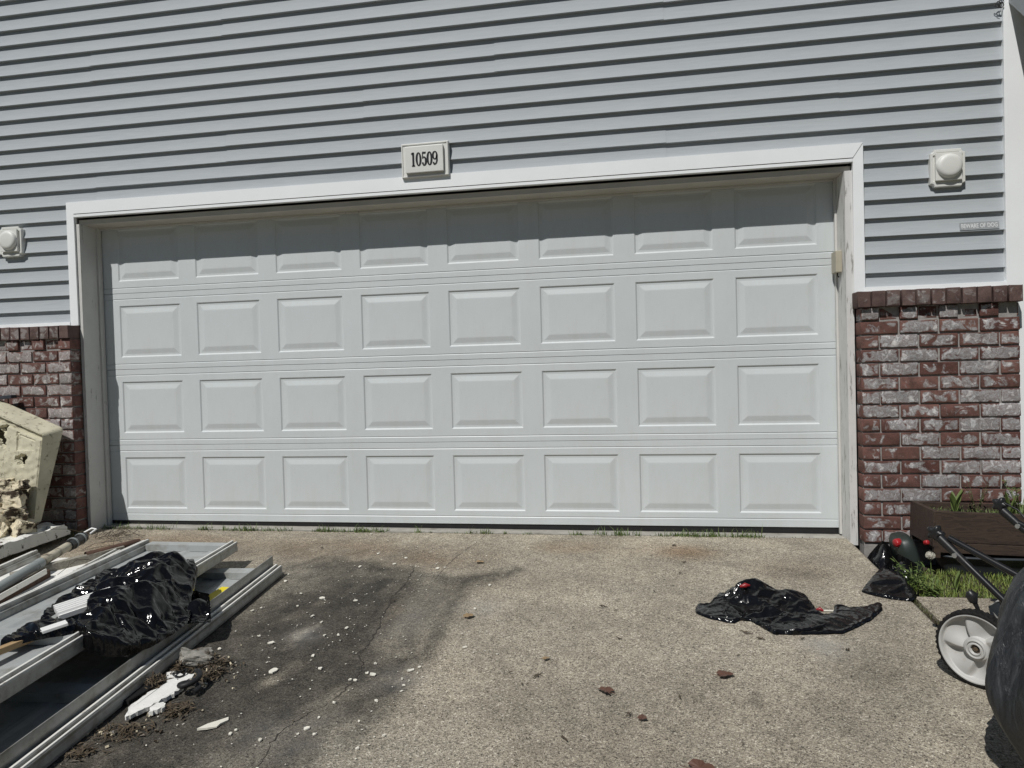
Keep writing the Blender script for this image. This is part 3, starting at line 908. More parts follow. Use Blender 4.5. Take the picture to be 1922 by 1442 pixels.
# ------------------------------------------------------------------ things on the wall
def plaque():
    T = empty('house_number_plaque', (0.0, -0.2, 2.299), label='cream rectangular house number plaque reading 10509 above the garage door', cat='house number')
    T.rotation_euler = (0, R(-0.3), 0)
    def fr(w, h, y0, y1, bev):
        return MB().box(-w / 2, y0, -h / 2, w / 2, y1, h / 2, None, bev)
    fr(0.302, 0.211, -0.024, 0.005, 0.004).build('back_plate', CREAMP, T)
    b = MB()
    for (x0, z0, x1, z1) in ((-0.148, 0.094, 0.148, 0.1025), (-0.148, -0.1025, 0.148, -0.094), (-0.148, -0.0938, -0.140, 0.0938), (0.140, -0.0938, 0.148, 0.0938)):
        b.box(x0, -0.0285, z0, x1, -0.0235, z1, None, 0.0015)
    b.build('rim', CREAMP, T)
    fr(0.240, 0.160, -0.0445, -0.0242, 0.003).build('number_panel', CREAMP, T)
    def stroke(b, pts, w0):
        L = []; Rr = []
        n = len(pts)
        ws = w0 if isinstance(w0, list) else [w0] * n
        for i, q in enumerate(pts):
            a = Vector(pts[max(i - 1, 0)]); c = Vector(pts[min(i + 1, n - 1)])
            t = (c - a).normalized(); nn = Vector((-t.y, t.x))
            L.append(Vector(q) + nn * ws[i] / 2); Rr.append(Vector(q) - nn * ws[i] / 2)
        vs = [(p.x, -0.0475, p.y) for p in L] + [(p.x, -0.0475, p.y) for p in Rr]
        vs += [(p[0], -0.0440, p[2]) for p in vs]
        fs = []
        for i in range(n - 1):
            fs.append((i, n + i, n + i + 1, i + 1))
            fs.append((i, i + 1, 2 * n + i + 1, 2 * n + i))
            fs.append((n + i, 3 * n + i, 3 * n + i + 1, n + i + 1))
        fs.append((0, 2 * n, 3 * n, n)); fs.append((n - 1, 2 * n - 1, 4 * n - 1, 3 * n - 1))
        b.add(vs, fs)
    H = 0.083
    def arc(cx, cz, rx, rz, a0, a1, n=18):
        return [(cx + rx * math.cos(R(a0 + (a1 - a0) * i / n)), cz + rz * math.sin(R(a0 + (a1 - a0) * i / n))) for i in range(n + 1)]
    def zero(b, cx):
        pts = arc(cx, 0, 0.0125, H / 2 - 0.003, 0, 360, 28)
        ws = [0.0045 + 0.0075 * abs(math.cos(2 * math.pi * i / 28)) for i in range(29)]
        stroke(b, pts, ws)
    def dot(b, cx, cz, r):
        stroke(b, [(cx - r, cz), (cx - r * 0.6, cz), (cx, cz), (cx + r * 0.6, cz), (cx + r, cz)], [0.001, r * 1.6, r * 2, r * 1.6, 0.001])
    xs = [-0.068, -0.0345, 0.0005, 0.035, 0.069]
    for ch, cx in zip('10509', xs):
        b = MB()
        if ch == '1':
            stroke(b, [(cx, -H / 2), (cx, H / 2)], 0.0115)
            stroke(b, [(cx - 0.010, -H / 2 + 0.002), (cx + 0.010, -H / 2 + 0.002)], 0.005)
            stroke(b, [(cx - 0.011, H / 2 - 0.010), (cx - 0.005, H / 2 - 0.004), (cx + 0.001, H / 2 - 0.001)], [0.008, 0.008, 0.004])
        elif ch == '0': zero(b, cx)
        elif ch == '5':
            stroke(b, [(cx - 0.010, H / 2 - 0.004), (cx + 0.004, H / 2 - 0.0055), (cx + 0.012, H / 2 - 0.003)], [0.010, 0.009, 0.006])
            stroke(b, [(cx - 0.0095, H / 2 - 0.004), (cx - 0.0095, 0.002)], 0.005)
            pts = [(cx - 0.009, 0.004), (cx - 0.003, 0.011)] + arc(cx - 0.001, -0.0145, 0.0125, 0.0245, 80, -130, 20)
            stroke(b, pts, [0.004, 0.005] + [0.005 + 0.0075 * max(0, math.cos(R(80 - 210 * i / 20))) for i in range(21)])
            dot(b, cx - 0.0085, -0.027, 0.006)
        else:
            stroke(b, arc(cx, 0.016, 0.0125, 0.0225, 0, 360, 24), [0.0045 + 0.006 * abs(math.cos(2 * math.pi * i / 24)) for i in range(25)])
            pts = [(cx + 0.0125, 0.016)] + arc(cx - 0.004, -0.010, 0.0165, 0.0285, 20, -110, 14)
            stroke(b, pts, [0.0105] + [0.0105 - 0.006 * i / 14 for i in range(15)])
            dot(b, cx - 0.0085, -0.030, 0.0058)
        b.build('digit', DIGIT, T)
plaque()

def wall_box(x, z, label):
    T = empty('light_mounting_block', (x, -0.19, z), label=label, cat='wall fixture', group='round capped mounting blocks beside the garage door')
    a, c, k = 0.088, 0.102, 0.020
    def oct_(a, c, k, n=5):
        pts = []
        for (sx, sz, st) in ((1, 1, 270), (-1, 1, 0), (-1, -1, 90), (1, -1, 180)):
            cx, cz = sx * a, sz * c
            seq = []
            for i in range(n + 1):
                an = R({(1, 1): 270, (-1, 1): 360, (-1, -1): 90, (1, -1): 180}[(sx, sz)] - 90 * i / n)
                seq.append((cx + k * math.cos(an), cz + k * math.sin(an)))
            pts += seq
        return pts
    pts = oct_(a, c, k)
    n = len(pts)
    def ring(sc, y): return [(p[0] * sc, y, p[1] * sc) for p in pts]
    b = MB()
    vs = ring(1.0, 0.012) + ring(1.0, -0.024) + ring(0.97, -0.028) + ring(0.86, -0.028) + ring(0.82, -0.022)
    fs = []
    for q in range(4):
        for i in range(n):
            j = (i + 1) % n
            fs.append((q * n + i, q * n + j, (q + 1) * n + j, (q + 1) * n + i))
    fs.append(tuple(range(4 * n, 5 * n)))
    b.add(vs, fs); b.build('base_plate', CREAMP, T)
    MB().box(-0.066, -0.042, -0.070, 0.066, -0.0205, 0.080, None, 0.003).build('raised_block', CREAMP, T)
    M = Matrix.Translation((0, -0.042, 0.006)) @ Matrix.Rotation(R(90), 4, 'X')
    MB().lathe([(0.0, 0.0235), (0.040, 0.0233), (0.052, 0.0215), (0.060, 0.0165), (0.0645, 0.009), (0.066, 0.0), (0.066, -0.004)], 40, M).build('round_cap', CREAMP, T)
wall_box(-2.968, 1.966, 'cream mounting block with a round cap left of the garage door by its trim')
wall_box(2.951, 2.032, 'cream mounting block with a round cap right of the door above the faded sticker')

def sticker():
    T = empty('warning_sticker', (3.1115, -0.198, 1.7105), label='faded strip sticker reading BEWARE OF DOG on the siding at right', cat='sticker')
    T.rotation_euler = (R(-8.5), R(0.0), 0)
    MB().box(-0.098, -0.0012, -0.0215, 0.098, 0.0, 0.0215).build('backing', STKBG, T)
    cu = bpy.data.curves.new('txt', 'FONT'); cu.body = 'BEWARE OF DOG'; cu.align_x = 'CENTER'; cu.align_y = 'CENTER'
    cu.size = 0.034; cu.offset = 0.0009; cu.extrude = 0.0003
    o = bpy.data.objects.new('txt', cu); COL.objects.link(o)
    bpy.context.view_layer.update()
    me = bpy.data.meshes.new_from_object(o.evaluated_get(bpy.context.evaluated_depsgraph_get()))
    bpy.data.objects.remove(o)
    xs = [v.co.x for v in me.vertices]; w = max(xs) - min(xs)
    for v in me.vertices:
        v.co = Vector((v.co.x * 0.181 / w, -0.0016 - v.co.z, v.co.y * 1.0))
    link('lettering', me, STKTX, T)
sticker()

def keypad():
    T = empty('door_sensor_box', (2.4265, -0.07, 1.565), label='small beige plastic box fixed inside the right door jamb', cat='control box')
    MB().box(-0.034, -0.050, -0.062, 0.0, 0.045, 0.062, None, 0.004).build('box', BEIGEP, T)
    MB().tube([(-0.012, 0.0, -0.06), (-0.012, 0.0, -0.078), (-0.004, 0.004, -0.085)], 0.004, 8).build('cable', BLACKP, T)
keypad()

# ------------------------------------------------------------------ old garage door sections lying at left
def frame(o, ax, up):
    """matrix with local x = along, y = to the left, z = up"""
    ax = Vector(ax).normalized(); up = Vector(up)
    lf = up.cross(ax).normalized(); up = ax.cross(lf).normalized()
    # left of travel towards the street is +x in the world, so flip to the west
    m = Matrix((ax, -lf, up)).transposed().to_4x4()
    m.translation = Vector(o)
    return m

def old_section(o, ax, up, length, width, flange, label, stiles, cream=False, label_sheet=None):
    T = empty('old_door_section', o, label=label, cat='door section', group='old steel door sections stacked on the driveway')
    M = frame((0, 0, 0), ax, up)
    th = 0.052
    def bx(name, m, x0, y0, z0, x1, y1, z1, bev=0.0):
        b = MB(); b.box(x0, y0, z0, x1, y1, z1, M, bev); return b.build(name, m, T)
    # pan with pressed ribs
    prof = []
    n = 24
    for i in range(n + 1):
        y = 0.05 + (width - 0.10) * i / n
        prof.append((y, 0.010 + (0.006 if (i % 8) in (3, 4) else 0.0)))
    prof += [(width - 0.05, 0.004), (0.05, 0.004)]
    MB().extrude(prof, 0.004, length, M).build('pan', FOAMW if cream else STEEL, T)
    def rail(s, tall):
        f = (lambda y: y) if s > 0 else (lambda y: width - y)
        pr = [(0.002, 0.0), (0.0, 0.012), (0.004, 0.034), (0.002, 0.046), (0.0055, 0.0525), (0.0115, 0.0525), (0.015, 0.047), (0.016, 0.040), (0.024, 0.040), (0.025, 0.0535), (0.0285, 0.0585), (0.036, 0.0585), (0.0395, 0.0535), (0.040, 0.040), (0.050, 0.038)]
        if tall: pr += [(0.0515, 0.104), (0.0535, 0.105), (0.0545, 0.104), (0.055, 0.004), (0.004, 0.0)]
        else: pr += [(0.053, 0.030), (0.055, 0.004), (0.004, 0.0)]
        body = MB(); body.extrude([(f(a), c) for a, c in pr], 0.0, length, M)
        r = body.build('edge_rail', STEELD, T)
        for (a0, a1, z) in ((0.0045, 0.0125, 0.0529), (0.0275, 0.0370, 0.0589)):
            cap = MB(); cap.extrude([(f(a0), z - 0.001), (f(a0 + 0.001), z + 0.0006), (f(a1 - 0.001), z + 0.0006), (f(a1), z - 0.001)], 0.001, length, M)
            cap.build('ridge', EDGEW, r)
    rail(1, flange); rail(-1, False)
    for u in stiles:
        b = MB()
        w = 0.075
        b.extrude([(u, 0.012), (u, 0.046), (u + w, 0.046), (u + w, 0.012), (u + w - 0.003, 0.012), (u + w - 0.003, 0.043), (u + 0.003, 0.043), (u + 0.003, 0.012)], 0.056, width - 0.056, M @ Matrix(((0, 1, 0, 0), (1, 0, 0, 0), (0, 0, 1, 0), (0, 0, 0, 1))))
        b.build('stile', STEEL, T)
    if label_sheet:
        x0, y0, x1, y1 = label_sheet
        b = MB()
        b.add([M @ Vector(p) for p in ((x0, y0, 0.0195), (x1, y0 + 0.01, 0.0195), (x1 + 0.05, y0 + 0.03, 0.020), (x1 + 0.02, y1, 0.0195), (x0 - 0.02, y1 - 0.02, 0.0215), (x0 - 0.01, y0 + 0.03, 0.020))], [(0, 1, 2, 3, 4, 5)])
        b.build('yellow_label', YELLOW, T)
        lm = simple('yellow_label_print', (0.50, 0.38, 0.02), 0.6)
        b = MB()
        for k in range(3):
            yy = y0 + 0.03 + 0.025 * k
            b.add([M @ Vector(p) for p in ((x0 + 0.01, yy, 0.0212), (x1, yy, 0.0212), (x1, yy + 0.003, 0.0212), (x0 + 0.01, yy + 0.003, 0.0212))], [(0, 1, 2, 3)])
        b.build('label_print', lm, T)
    return T
def slope(y0, y1, z0, z1): return (z1 - z0) / (y1 - y0)
# lowest section, right edge nearest the camera
a1 = Vector((0.129, -1.767, -0.088)).normalized()
old_section((-0.643, -0.955, gz(-0.955) + 0.006), a1, (0, 0.05, 1), 2.9, 0.55, True, 'dirty grey steel door section on the ground with a tall flange along its edge', [0.03, 1.28], label_sheet=(0.26, 0.060, 0.44, 0.235))
# upper section resting on it, raised towards the street
a2 = Vector((0.314, -1.833, 0.015)).normalized()
old_section((-0.992, -0.804, 0.012), a2, (0.045, 0.0, 1), 2.8, 0.54, False, 'pale steel door section lying tilted across the lower one', [0.0, 1.36])
# third section farther left
a3 = Vector((0.136, -0.95, -0.048)).normalized()
old_section((-1.764, -0.761, 0.002 - 0.058), a3, (0, 0.05, 1), 2.6, 0.54, False, 'cream backed door section farthest left beside the foam pieces', [1.9], cream=True)
# prop under the raised end, out of sight
tag(plain_box('scrap_block', WEATHER, None, -0.98, -2.9, gz(-2.9), -0.70, -2.76, 0.012, 0.003), 'grey scrap timber block propping up the tilted door section', 'timber block')

def rod(name, a, b, r, m, label, cat, bends=0.0, grp=None):
    n = 12
    pts = []
    a = Vector(a); b = Vector(b)
    for i in range(n + 1):
        t = i / n
        pts.append(a.lerp(b, t) + Vector((0.5, 0.1, 0.3)) * bends * math.sin(math.pi * t))
    return tag(MB().tube(pts, r, 14).build(name, m), label, cat, grp)
rod('conduit_pipe', (-1.575, -0.92, 0.004), (-1.36, -2.05, -0.075), 0.014, CONDUIT, 'long grey conduit pipe lying between the two left door sections', 'pipe')
rod('conduit_pipe', (-1.345, -1.47, 0.015), (-1.21, -2.20, -0.02), 0.018, CONDUIT, 'shorter grey conduit pipe ending beside the large black bag', 'pipe')
T = empty('drain_pipe', (-2.12, -0.65, 0.035), label='cream pipe with a black rubber sleeve lying beside the foam plank', cat='pipe')
d = (Vector((-1.85, -1.62, -0.03)) - Vector((-2.12, -0.65, 0.035)))
def seg(a, b, r, m, nm): MB().tube([d * a, d * ((a + b) / 2), d * b], r, 18).build(nm, m, T)
seg(0.16, 0.47, 0.026, simple('cream_pipe', (0.50, 0.46, 0.36), 0.6, 0.15, 8, 0.2, 50, dirt=(0.10, 0.08, 0.055), dirt_scale=10, dirt_lo=0.48, dirt_hi=0.6), 'pipe_length')
seg(0.47, 1.0, 0.0255, CONDUIT, 'pipe_length')
seg(-0.01, 0.17, 0.033, BLACKP, 'rubber_sleeve'); seg(0.02, 0.035, 0.036, CONDUIT, 'hose_clamp'); seg(0.11, 0.125, 0.036, CONDUIT, 'hose_clamp')
seg(0.455, 0.51, 0.028, CONDUIT, 'coupling')
tag(MB().tube([(-2.21, -0.66, 0.02), (-2.16, -0.60, 0.05), (-2.12, -0.57, 0.075), (-2.09, -0.57, 0.07), (-2.10, -0.61, 0.05)], 0.006, 8).build('white_strap', WHITEP), 'short white plastic strap looped over the rubber sleeve', 'strap')
# end of a brown tube poking out behind the third section
T = empty('rusty_tube', (-1.80, -0.60, -0.01), label='short rusty brown tube end sticking out behind the third section', cat='pipe')
b = MB(); b.tube([(-0.10, -0.28, 0.0), (0.03, 0.0, 0.012)], 0.022, 14, False); b.tube([(-0.10, -0.28, 0.0), (0.03, 0.0, 0.012)], 0.016, 14, False); b.build('tube', RUSTY, T)
# weathered board and rusty angle
def plank(name, a, b, w, h, m, label, cat, rz=0.0):
    a = Vector(a); b = Vector(b)
    M = frame(a, b - a, (0, 0, 1))
    mb = MB(); mb.box(0, -w / 2, -h / 2, (b - a).length, w / 2, h / 2, M, 0.003)
    return tag(mb.build(name, m), label, cat)
plank('weathered_board', (-1.80, -0.70, -0.022), (-2.08, -1.20, -0.050), 0.045, 0.055, WEATHER, 'weathered grey board lying behind the cream backed section', 'board')
plank('rusty_angle_bar', (-1.93, -1.13, -0.045), (-1.78, -1.95, -0.085), 0.05, 0.05, RUSTY, 'rusty brown steel bar lying beside the cream pipe', 'steel bar')
plank('white_edge_strip', (-1.90, -1.16, -0.02), (-1.74, -1.95, -0.075), 0.008, 0.03, EDGEW, 'thin white metal strip lying next to the rusty bar', 'strip')
plank('pine_stick', (-0.935, -2.26, 0.072), (-0.91, -2.62, 0.098), 0.030, 0.022, PINE, 'bare yellow pine stick end beside the black bag', 'stick')

# ------------------------------------------------------------------ foam pieces
def rough_chunk(sx, sy, sz, seed, cuts=7, amp=0.28, cav=0.5):
    bm = bmesh.new()
    bmesh.ops.create_cube(bm, size=1.0)
    bmesh.ops.subdivide_edges(bm, edges=bm.edges[:], cuts=cuts, use_grid_fill=True)
    off = Vector((seed * 3.7, seed * 1.3, seed * 9.1))
    for v in bm.verts:
        p = v.co.copy()
        n = noise.noise(p * 2.2 + off) * amp + noise.noise(p * 6 + off) * amp * 0.45
        dd = noise.voronoi(p * 2.1 + off)[0]
        cv = -cav * max(0, 0.32 - dd[0]) * 1.6
        v.co = p * (1 + n + cv)
        v.co = Vector((v.co.x * sx, v.co.y * sy, v.co.z * sz))
    me = bpy.data.meshes.new('foam')
    bm.to_mesh(me); bm.free()
    return me

def foam_block():
    T = empty('foam_block', (-2.75, -0.42, gz(-0.42)), label='large yellowed foam block with holes leaning on the left brick pier', cat='foam block')
    o = Vector(T.location)
    nx, nz = 96, 76
    TL, TR_ = Vector((-3.15, -0.50, 0.925)), Vector((-2.505, -0.505, 0.660))
    BL, BR = Vector((-3.15, -0.56, 0.05)), Vector((-2.545, -0.56, 0.10))
    vs = []; fs = []; deps = []
    holes = [(-2.655, 0.500, 0.040, 0.13), (-2.838, 0.660, 0.050, 0.16), (-2.79, 0.70, 0.03, 0.16), (-2.80, 0.615, 0.034, 0.13), (-2.95, 0.55, 0.06, 0.12)]
    for j in range(nz + 1):
        for i in range(nx + 1):
            s, t = i / nx, j / nz
            p = (BL.lerp(BR, s)).lerp(TL.lerp(TR_, s), t)
            dep = 0.0
            for hx_, hz_, hr, hd_ in holes:
                an = math.atan2(p.z - hz_, p.x - hx_)
                rr = hr * (1 + 0.16 * math.sin(3 * an + hx_ * 50) + 0.10 * math.sin(5 * an))
                dd = math.hypot(p.x - hx_, p.z - hz_)
                if dd < rr: dep = max(dep, 0.032 * min(1, (rr - dd) / 0.009))
            # recessed band under the top lip, pressed square
            if 0.925 < t < 0.978: dep = max(dep, 0.020)
            if -2.690 < p.x < -2.683 and 0.555 < p.z < 0.675 or (-2.690 < p.x < -2.56 and abs(p.z - (0.672 - 0.42 * (p.x + 2.69))) < 0.004): dep = max(dep, 0.008)
            if -2.683 < p.x < -2.56 and p.z < 0.668 - 0.42 * (p.x + 2.69) and p.z > 0.56: dep = max(dep, 0.0035)
            q = Vector((p.x, p.y + dep + 0.004 * noise.noise(p * 30), p.z)) - o
            if s > 0.985: q.y += 0.006
            vs.append(q); deps.append(dep)
    for j in range(nz):
        for i in range(nx):
            a = j * (nx + 1) + i
            if min(deps[a], deps[a + 1], deps[a + nx + 2], deps[a + nx + 1]) > 0.028: continue
            fs.append((a, a + 1, a + nx + 2, a + nx + 1))
    MB().add(vs, fs, False).build('front_face', FOAMY, T)
    # sides, top and back
    fr_ = [TL, TR_, BR, BL]
    bk = [Vector((-3.15, -0.33, 0.960)), Vector((-2.490, -0.335, 0.690)), Vector((-2.535, -0.50, 0.10)), Vector((-3.15, -0.50, 0.05))]
    bm = bmesh.new()
    f = [bm.verts.new(v - o + Vector((0, 0.0005, 0))) for v in fr_]; b = [bm.verts.new(v - o) for v in bk]
    for i in range(4):
        j = (i + 1) % 4
        bm.faces.new((f[i], b[i], b[j], f[j]))
    bm.faces.new(b)
    bmesh.ops.bevel(bm, geom=[e for e in bm.edges if (e.verts[0] in (f[1], b[1]) and e.verts[1] in (f[1], b[1])) or (e.verts[0] in (b[0], b[1], b[2]) and e.verts[1] in (b[0], b[1], b[2]))], offset=0.022, segments=4, profile=0.5, affect='EDGES')
    bmesh.ops.recalc_face_normals(bm, faces=bm.faces[:])
    me = bpy.data.meshes.new('shell'); bm.to_mesh(me); bm.free()
    link('outer_shell', me, FOAMY, T)
foam_block()
chunks = [
    (-2.585, -0.61, 0.350, 0.085, 0.06, 0.055, 'broken cream foam lump topmost of the heap below the big block', 0.2),
    (-2.605, -0.63, 0.260, 0.11, 0.09, 0.10, 'broken cream foam chunk second from the top of the heap', 0.5),
    (-2.735, -0.60, 0.340, 0.13, 0.10, 0.08, 'dirty grey foam chunk at the left picture edge under the holes', 0.9),
    (-2.600, -0.66, 0.165, 0.15, 0.12, 0.11, 'broken cream foam chunk with a deep notch in mid heap', 1.3),
    (-2.745, -0.64, 0.190, 0.13, 0.12, 0.15, 'shadowed brown foam chunk at the left edge of the heap', 1.8),
    (-2.525, -0.66, 0.085, 0.11, 0.10, 0.12, 'broken cream foam chunk at the right foot of the heap', 2.2),
    (-2.650, -0.68, 0.070, 0.16, 0.13, 0.11, 'wide dirty foam chunk resting on the white plank', 2.9),
    (-2.790, -0.70, 0.060, 0.09, 0.08, 0.13, 'upright white foam chunk at the left edge above the plank', 3.3),
]
for i, (x, y, z, sx, sy, sz, lb, ph) in enumerate(chunks):
    o = link('foam_chunk', rough_chunk(sx, sy, sz, i + 1, 8, 0.30, 0.9), FOAMW if i == 7 else FOAMC)
    o.location = (x, y, z); o.rotation_euler = (ph * 0.3 - 0.3, ph * 0.25 - 0.3, ph * 0.6)
    tag(o, lb, 'foam piece', 'broken foam pieces heaped at the left pier')
def foam_plank():
    T = empty('foam_plank', (-2.55, -0.75, gz(-0.75)), label='long broken white foam plank at the foot of the foam heap', cat='foam plank')
    bm = bmesh.new()
    bmesh.ops.create_cube(bm, size=1.0)
    bmesh.ops.subdivide_edges(bm, edges=bm.edges[:], cuts=22, use_grid_fill=True)
    for v in bm.verts:
        p = v.co.copy()
        top = p.z > 0.3
        v.co = Vector((p.x * 0.44, p.y * 0.62, p.z * 0.075))
        n = noise.noise(v.co * 14)
        if top: v.co.z += 0.016 * n + (0.03 * max(0, noise.noise(v.co * 9 + Vector((4, 2, 0)))) if p.x < 0.2 else 0)
        if p.y > 0.2: v.co.y += 0.05 * noise.noise(Vector((p.x * 5, 0, p.z * 3)))
        if abs(p.x) > 0.45: v.co.x += 0.006 * n
        for hx_, hy_ in ((0.16, 0.17), (-0.02, 0.02)):
            if top and abs(v.co.x - hx_) < 0.024 and abs(v.co.y - hy_) < 0.03: v.co.z -= 0.035
    me = bpy.data.meshes.new('plank'); bm.to_mesh(me); bm.free()
    o = link('plank_body', me, simple('dirty_white_foam', (0.74, 0.73, 0.68), 0.9, 0.08, 14, 0.7, 90, spec=0.2, dirt=(0.07, 0.058, 0.042), dirt_scale=17, dirt_lo=0.575, dirt_hi=0.64), T)
    o.location = (-0.085, 0.03, 0.080); o.rotation_euler = (0, R(-3), R(8))
    MB().box(-0.03, -0.05, 0.0, 0.02, 0.05, 0.07, Matrix.Translation((-0.15, 0.0, 0.12)) @ Matrix.Rotation(R(-14), 4, 'Z') @ Matrix.Rotation(R(16), 4, 'X'), 0.004).build('lug', FOAMW, T)
foam_plank()
plank('dark_angle_iron', (-3.10, -0.36, 0.888), (-2.865, -0.345, 0.904), 0.05, 0.022, simple('blue_black_steel', (0.035, 0.04, 0.05), 0.4), 'dark steel angle resting on the foam block at the left edge', 'steel bar')

# ------------------------------------------------------------------ black bags
from mathutils.geometry import delaunay_2d_cdt
FILMS = []
def film_spec(bag, edge, H, res=0.011, grow=0.15, bend=0.02, seed=1, amp=0.010, lift=0.016):
    """one sheet of film: an outline of 3D points pinned in place, draped over the height H(x, y)"""
    FILMS.append((bag, edge, H, res, grow, bend, seed, amp, lift))

def run_films(frames=26):
    """drape every sheet with the cloth solver: the sheet is larger than its outline, so it buckles into folds"""
    made = []
    for bag, edge, H, res, grow, bend, seed, amp, lift in FILMS:
        rng = np.random.default_rng(seed)
        P = np.array(edge, float); n = len(P)
        x0, y0 = P[:, :2].min(0) - res; x1, y1 = P[:, :2].max(0) + res
        pts = []
        for i in range(n):
            a, b = P[i], P[(i + 1) % n]
            m = max(1, int(np.linalg.norm(b - a) / res))
            for k in range(m):
                q = a + (b - a) * k / m
                if k: q = q + np.append(rng.normal(0, res * 0.16, 2), abs(rng.normal(0, 0.0015)))
                pts.append(q)
        nb = len(pts)
        B = np.array(pts)
        gx, gy = np.meshgrid(np.arange(x0, x1, res), np.arange(y0, y1, res * 0.866))
        gx = gx + (np.arange(gx.shape[0]) % 2)[:, None] * res / 2
        gx = (gx + rng.normal(0, res * 0.08, gx.shape)).ravel(); gy = (gy + rng.normal(0, res * 0.08, gy.shape)).ravel()
        ins = psd(gx, gy, [tuple(q[:2]) for q in pts]) < -res * 0.5
        gx, gy = gx[ins], gy[ins]
        allp = [Vector((q[0], q[1])) for q in pts] + [Vector((a, b)) for a, b in zip(gx, gy)]
        vs, es, fs, ov, oe, of = delaunay_2d_cdt(allp, [(i, (i + 1) % nb) for i in range(nb)], [list(range(nb))], 1, 1e-6)
        X = np.array([v.x for v in vs]); Y = np.array([v.y for v in vs])
        Z = H(X, Y) + lift + amp * 2 * (fbm(X + seed, Y, 20.0, 3, seed) - 0.4)
        pin = []
        for i in range(len(vs)):
            k = ov[i][0] if ov[i] else 10 ** 9
            if k < nb: Z[i] = pts[k][2]; pin.append(i)
        me = bpy.data.meshes.new('film'); me.from_pydata(list(zip(X.tolist(), Y.tolist(), Z.tolist())), [], fs); me.update()
        o = bpy.data.objects.new('film', me); COL.objects.link(o)
        o.vertex_groups.new(name='pin').add(pin, 1.0, 'REPLACE')
        N = 64
        hx_, hy_ = np.meshgrid(np.linspace(x0 - 0.1, x1 + 0.1, N + 1), np.linspace(y0 - 0.1, y1 + 0.1, N + 1))
        hz_ = H(hx_, hy_)
        hm = bpy.data.meshes.new('support')
        hm.from_pydata(np.stack([hx_, hy_, hz_], -1).reshape(-1, 3).tolist(), [], [(r * (N + 1) + q, r * (N + 1) + q + 1, (r + 1) * (N + 1) + q + 1, (r + 1) * (N + 1) + q) for r in range(N) for q in range(N)])
        cc = bpy.data.collections.new('support')
        S.collection.children.link(cc)
        ho = bpy.data.objects.new('support', hm); cc.objects.link(ho)
        ho.modifiers.new('col', 'COLLISION'); ho.collision.thickness_outer = 0.004; ho.collision.cloth_friction = 8
        m = o.modifiers.new('cloth', 'CLOTH'); st = m.settings
        st.quality = 6; st.mass = 0.08
        st.tension_stiffness = 12; st.compression_stiffness = 12; st.shear_stiffness = 6; st.bending_stiffness = bend
        st.tension_damping = 4; st.compression_damping = 4; st.air_damping = 3
        st.shrink_min = -grow; st.vertex_group_mass = 'pin'
        m.collision_settings.distance_min = 0.003; m.collision_settings.collision_quality = 2
        m.collision_settings.collection = cc
        m.point_cache.frame_start = 1; m.point_cache.frame_end = frames + 1
        made.append((bag, o, ho, cc))
    for f in range(1, frames + 1): S.frame_set(f)
    out = {}
    for bag, o, ho, cc in made:
        o.modifiers.new('smooth', 'SUBSURF').levels = 1
        bpy.context.view_layer.update()
        dg = bpy.context.evaluated_depsgraph_get()
        me = bpy.data.meshes.new_from_object(o.evaluated_get(dg))
        mb = out.setdefault(bag, MB())
        mb.add([v.co.copy() for v in me.vertices], [tuple(p.vertices) for p in me.polygons], True)
        bpy.data.meshes.remove(me)
    for bag, o, ho, cc in made:
        bpy.data.objects.remove(o); bpy.data.objects.remove(ho); bpy.data.collections.remove(cc)
    S.frame_set(1)
    return out

def lumps(base, L):
    def f(x, y):
        h = base(x, y)
        for (cx, cy, a, sx, sy) in L:
            h = h + a * np.exp(-((x - cx) / sx) ** 2 - ((y - cy) / sy) ** 2)
        return h
    return f

def E2(pts, h): return [(x, y, gz(y) + h) for x, y in pts]

# flat bag in the middle of the driveway
T = empty('empty_garbage_bag', (1.83, -1.25, gz(-1.25)), label='empty black plastic bag crumpled flat on the middle of the driveway', cat='plastic bag')
to = Vector(T.location)
def rel(mb):
    mb.v = [tuple(Vector(v) - to) for v in mb.v]; return mb
B2L = [(1.478, -1.256), (1.493, -1.203), (1.541, -1.199), (1.581, -1.143), (1.602, -1.064), (1.640, -1.08), (1.70, -1.15), (1.72, -1.27), (1.668, -1.346), (1.63, -1.398), (1.594, -1.392), (1.53, -1.357), (1.494, -1.319), (1.477, -1.292)]
B2M = [(1.594, -1.36), (1.59, -1.24), (1.625, -1.13), (1.69, -1.09), (1.79, -1.07), (1.88, -1.075), (1.95, -1.11), (1.985, -1.22), (2.01, -1.326), (1.985, -1.431), (1.864, -1.489), (1.765, -1.498), (1.736, -1.438), (1.699, -1.37)]
B2R = [(1.835, -1.41), (1.93, -1.31), (2.012, -1.284), (2.055, -1.262), (2.076, -1.18), (2.101, -1.163), (2.141, -1.189), (2.197, -1.178), (2.264, -1.128), (2.289, -1.134), (2.272, -1.20), (2.183, -1.323), (2.04, -1.464), (1.964, -1.477), (1.864, -1.489)]
gnd = lambda x, y: gz(y) + 0.003 + 0 * x
film_spec('flat', E2(B2L, 0.005), lumps(gnd, [(1.62, -1.17, 0.022, 0.05, 0.06)]), 0.009, 0.07, 0.02, 3, 0.008, 0.010)
film_spec('flat', E2(B2M, 0.005), lumps(gnd, [(1.695, -1.165, 0.066, 0.075, 0.055), (1.78, -1.160, 0.058, 0.065, 0.06), (1.90, -1.18, 0.052, 0.075, 0.07)]), 0.009, 0.10, 0.04, 7, 0.010, 0.014)
film_spec('flat', E2(B2R, 0.005), lumps(gnd, [(2.00, -1.36, 0.014, 0.08, 0.05)]), 0.010, 0.05, 0.03, 11, 0.006, 0.008)
b = MB()
tie = simple('red_bag_tie', (0.26, 0.012, 0.016), 0.4)
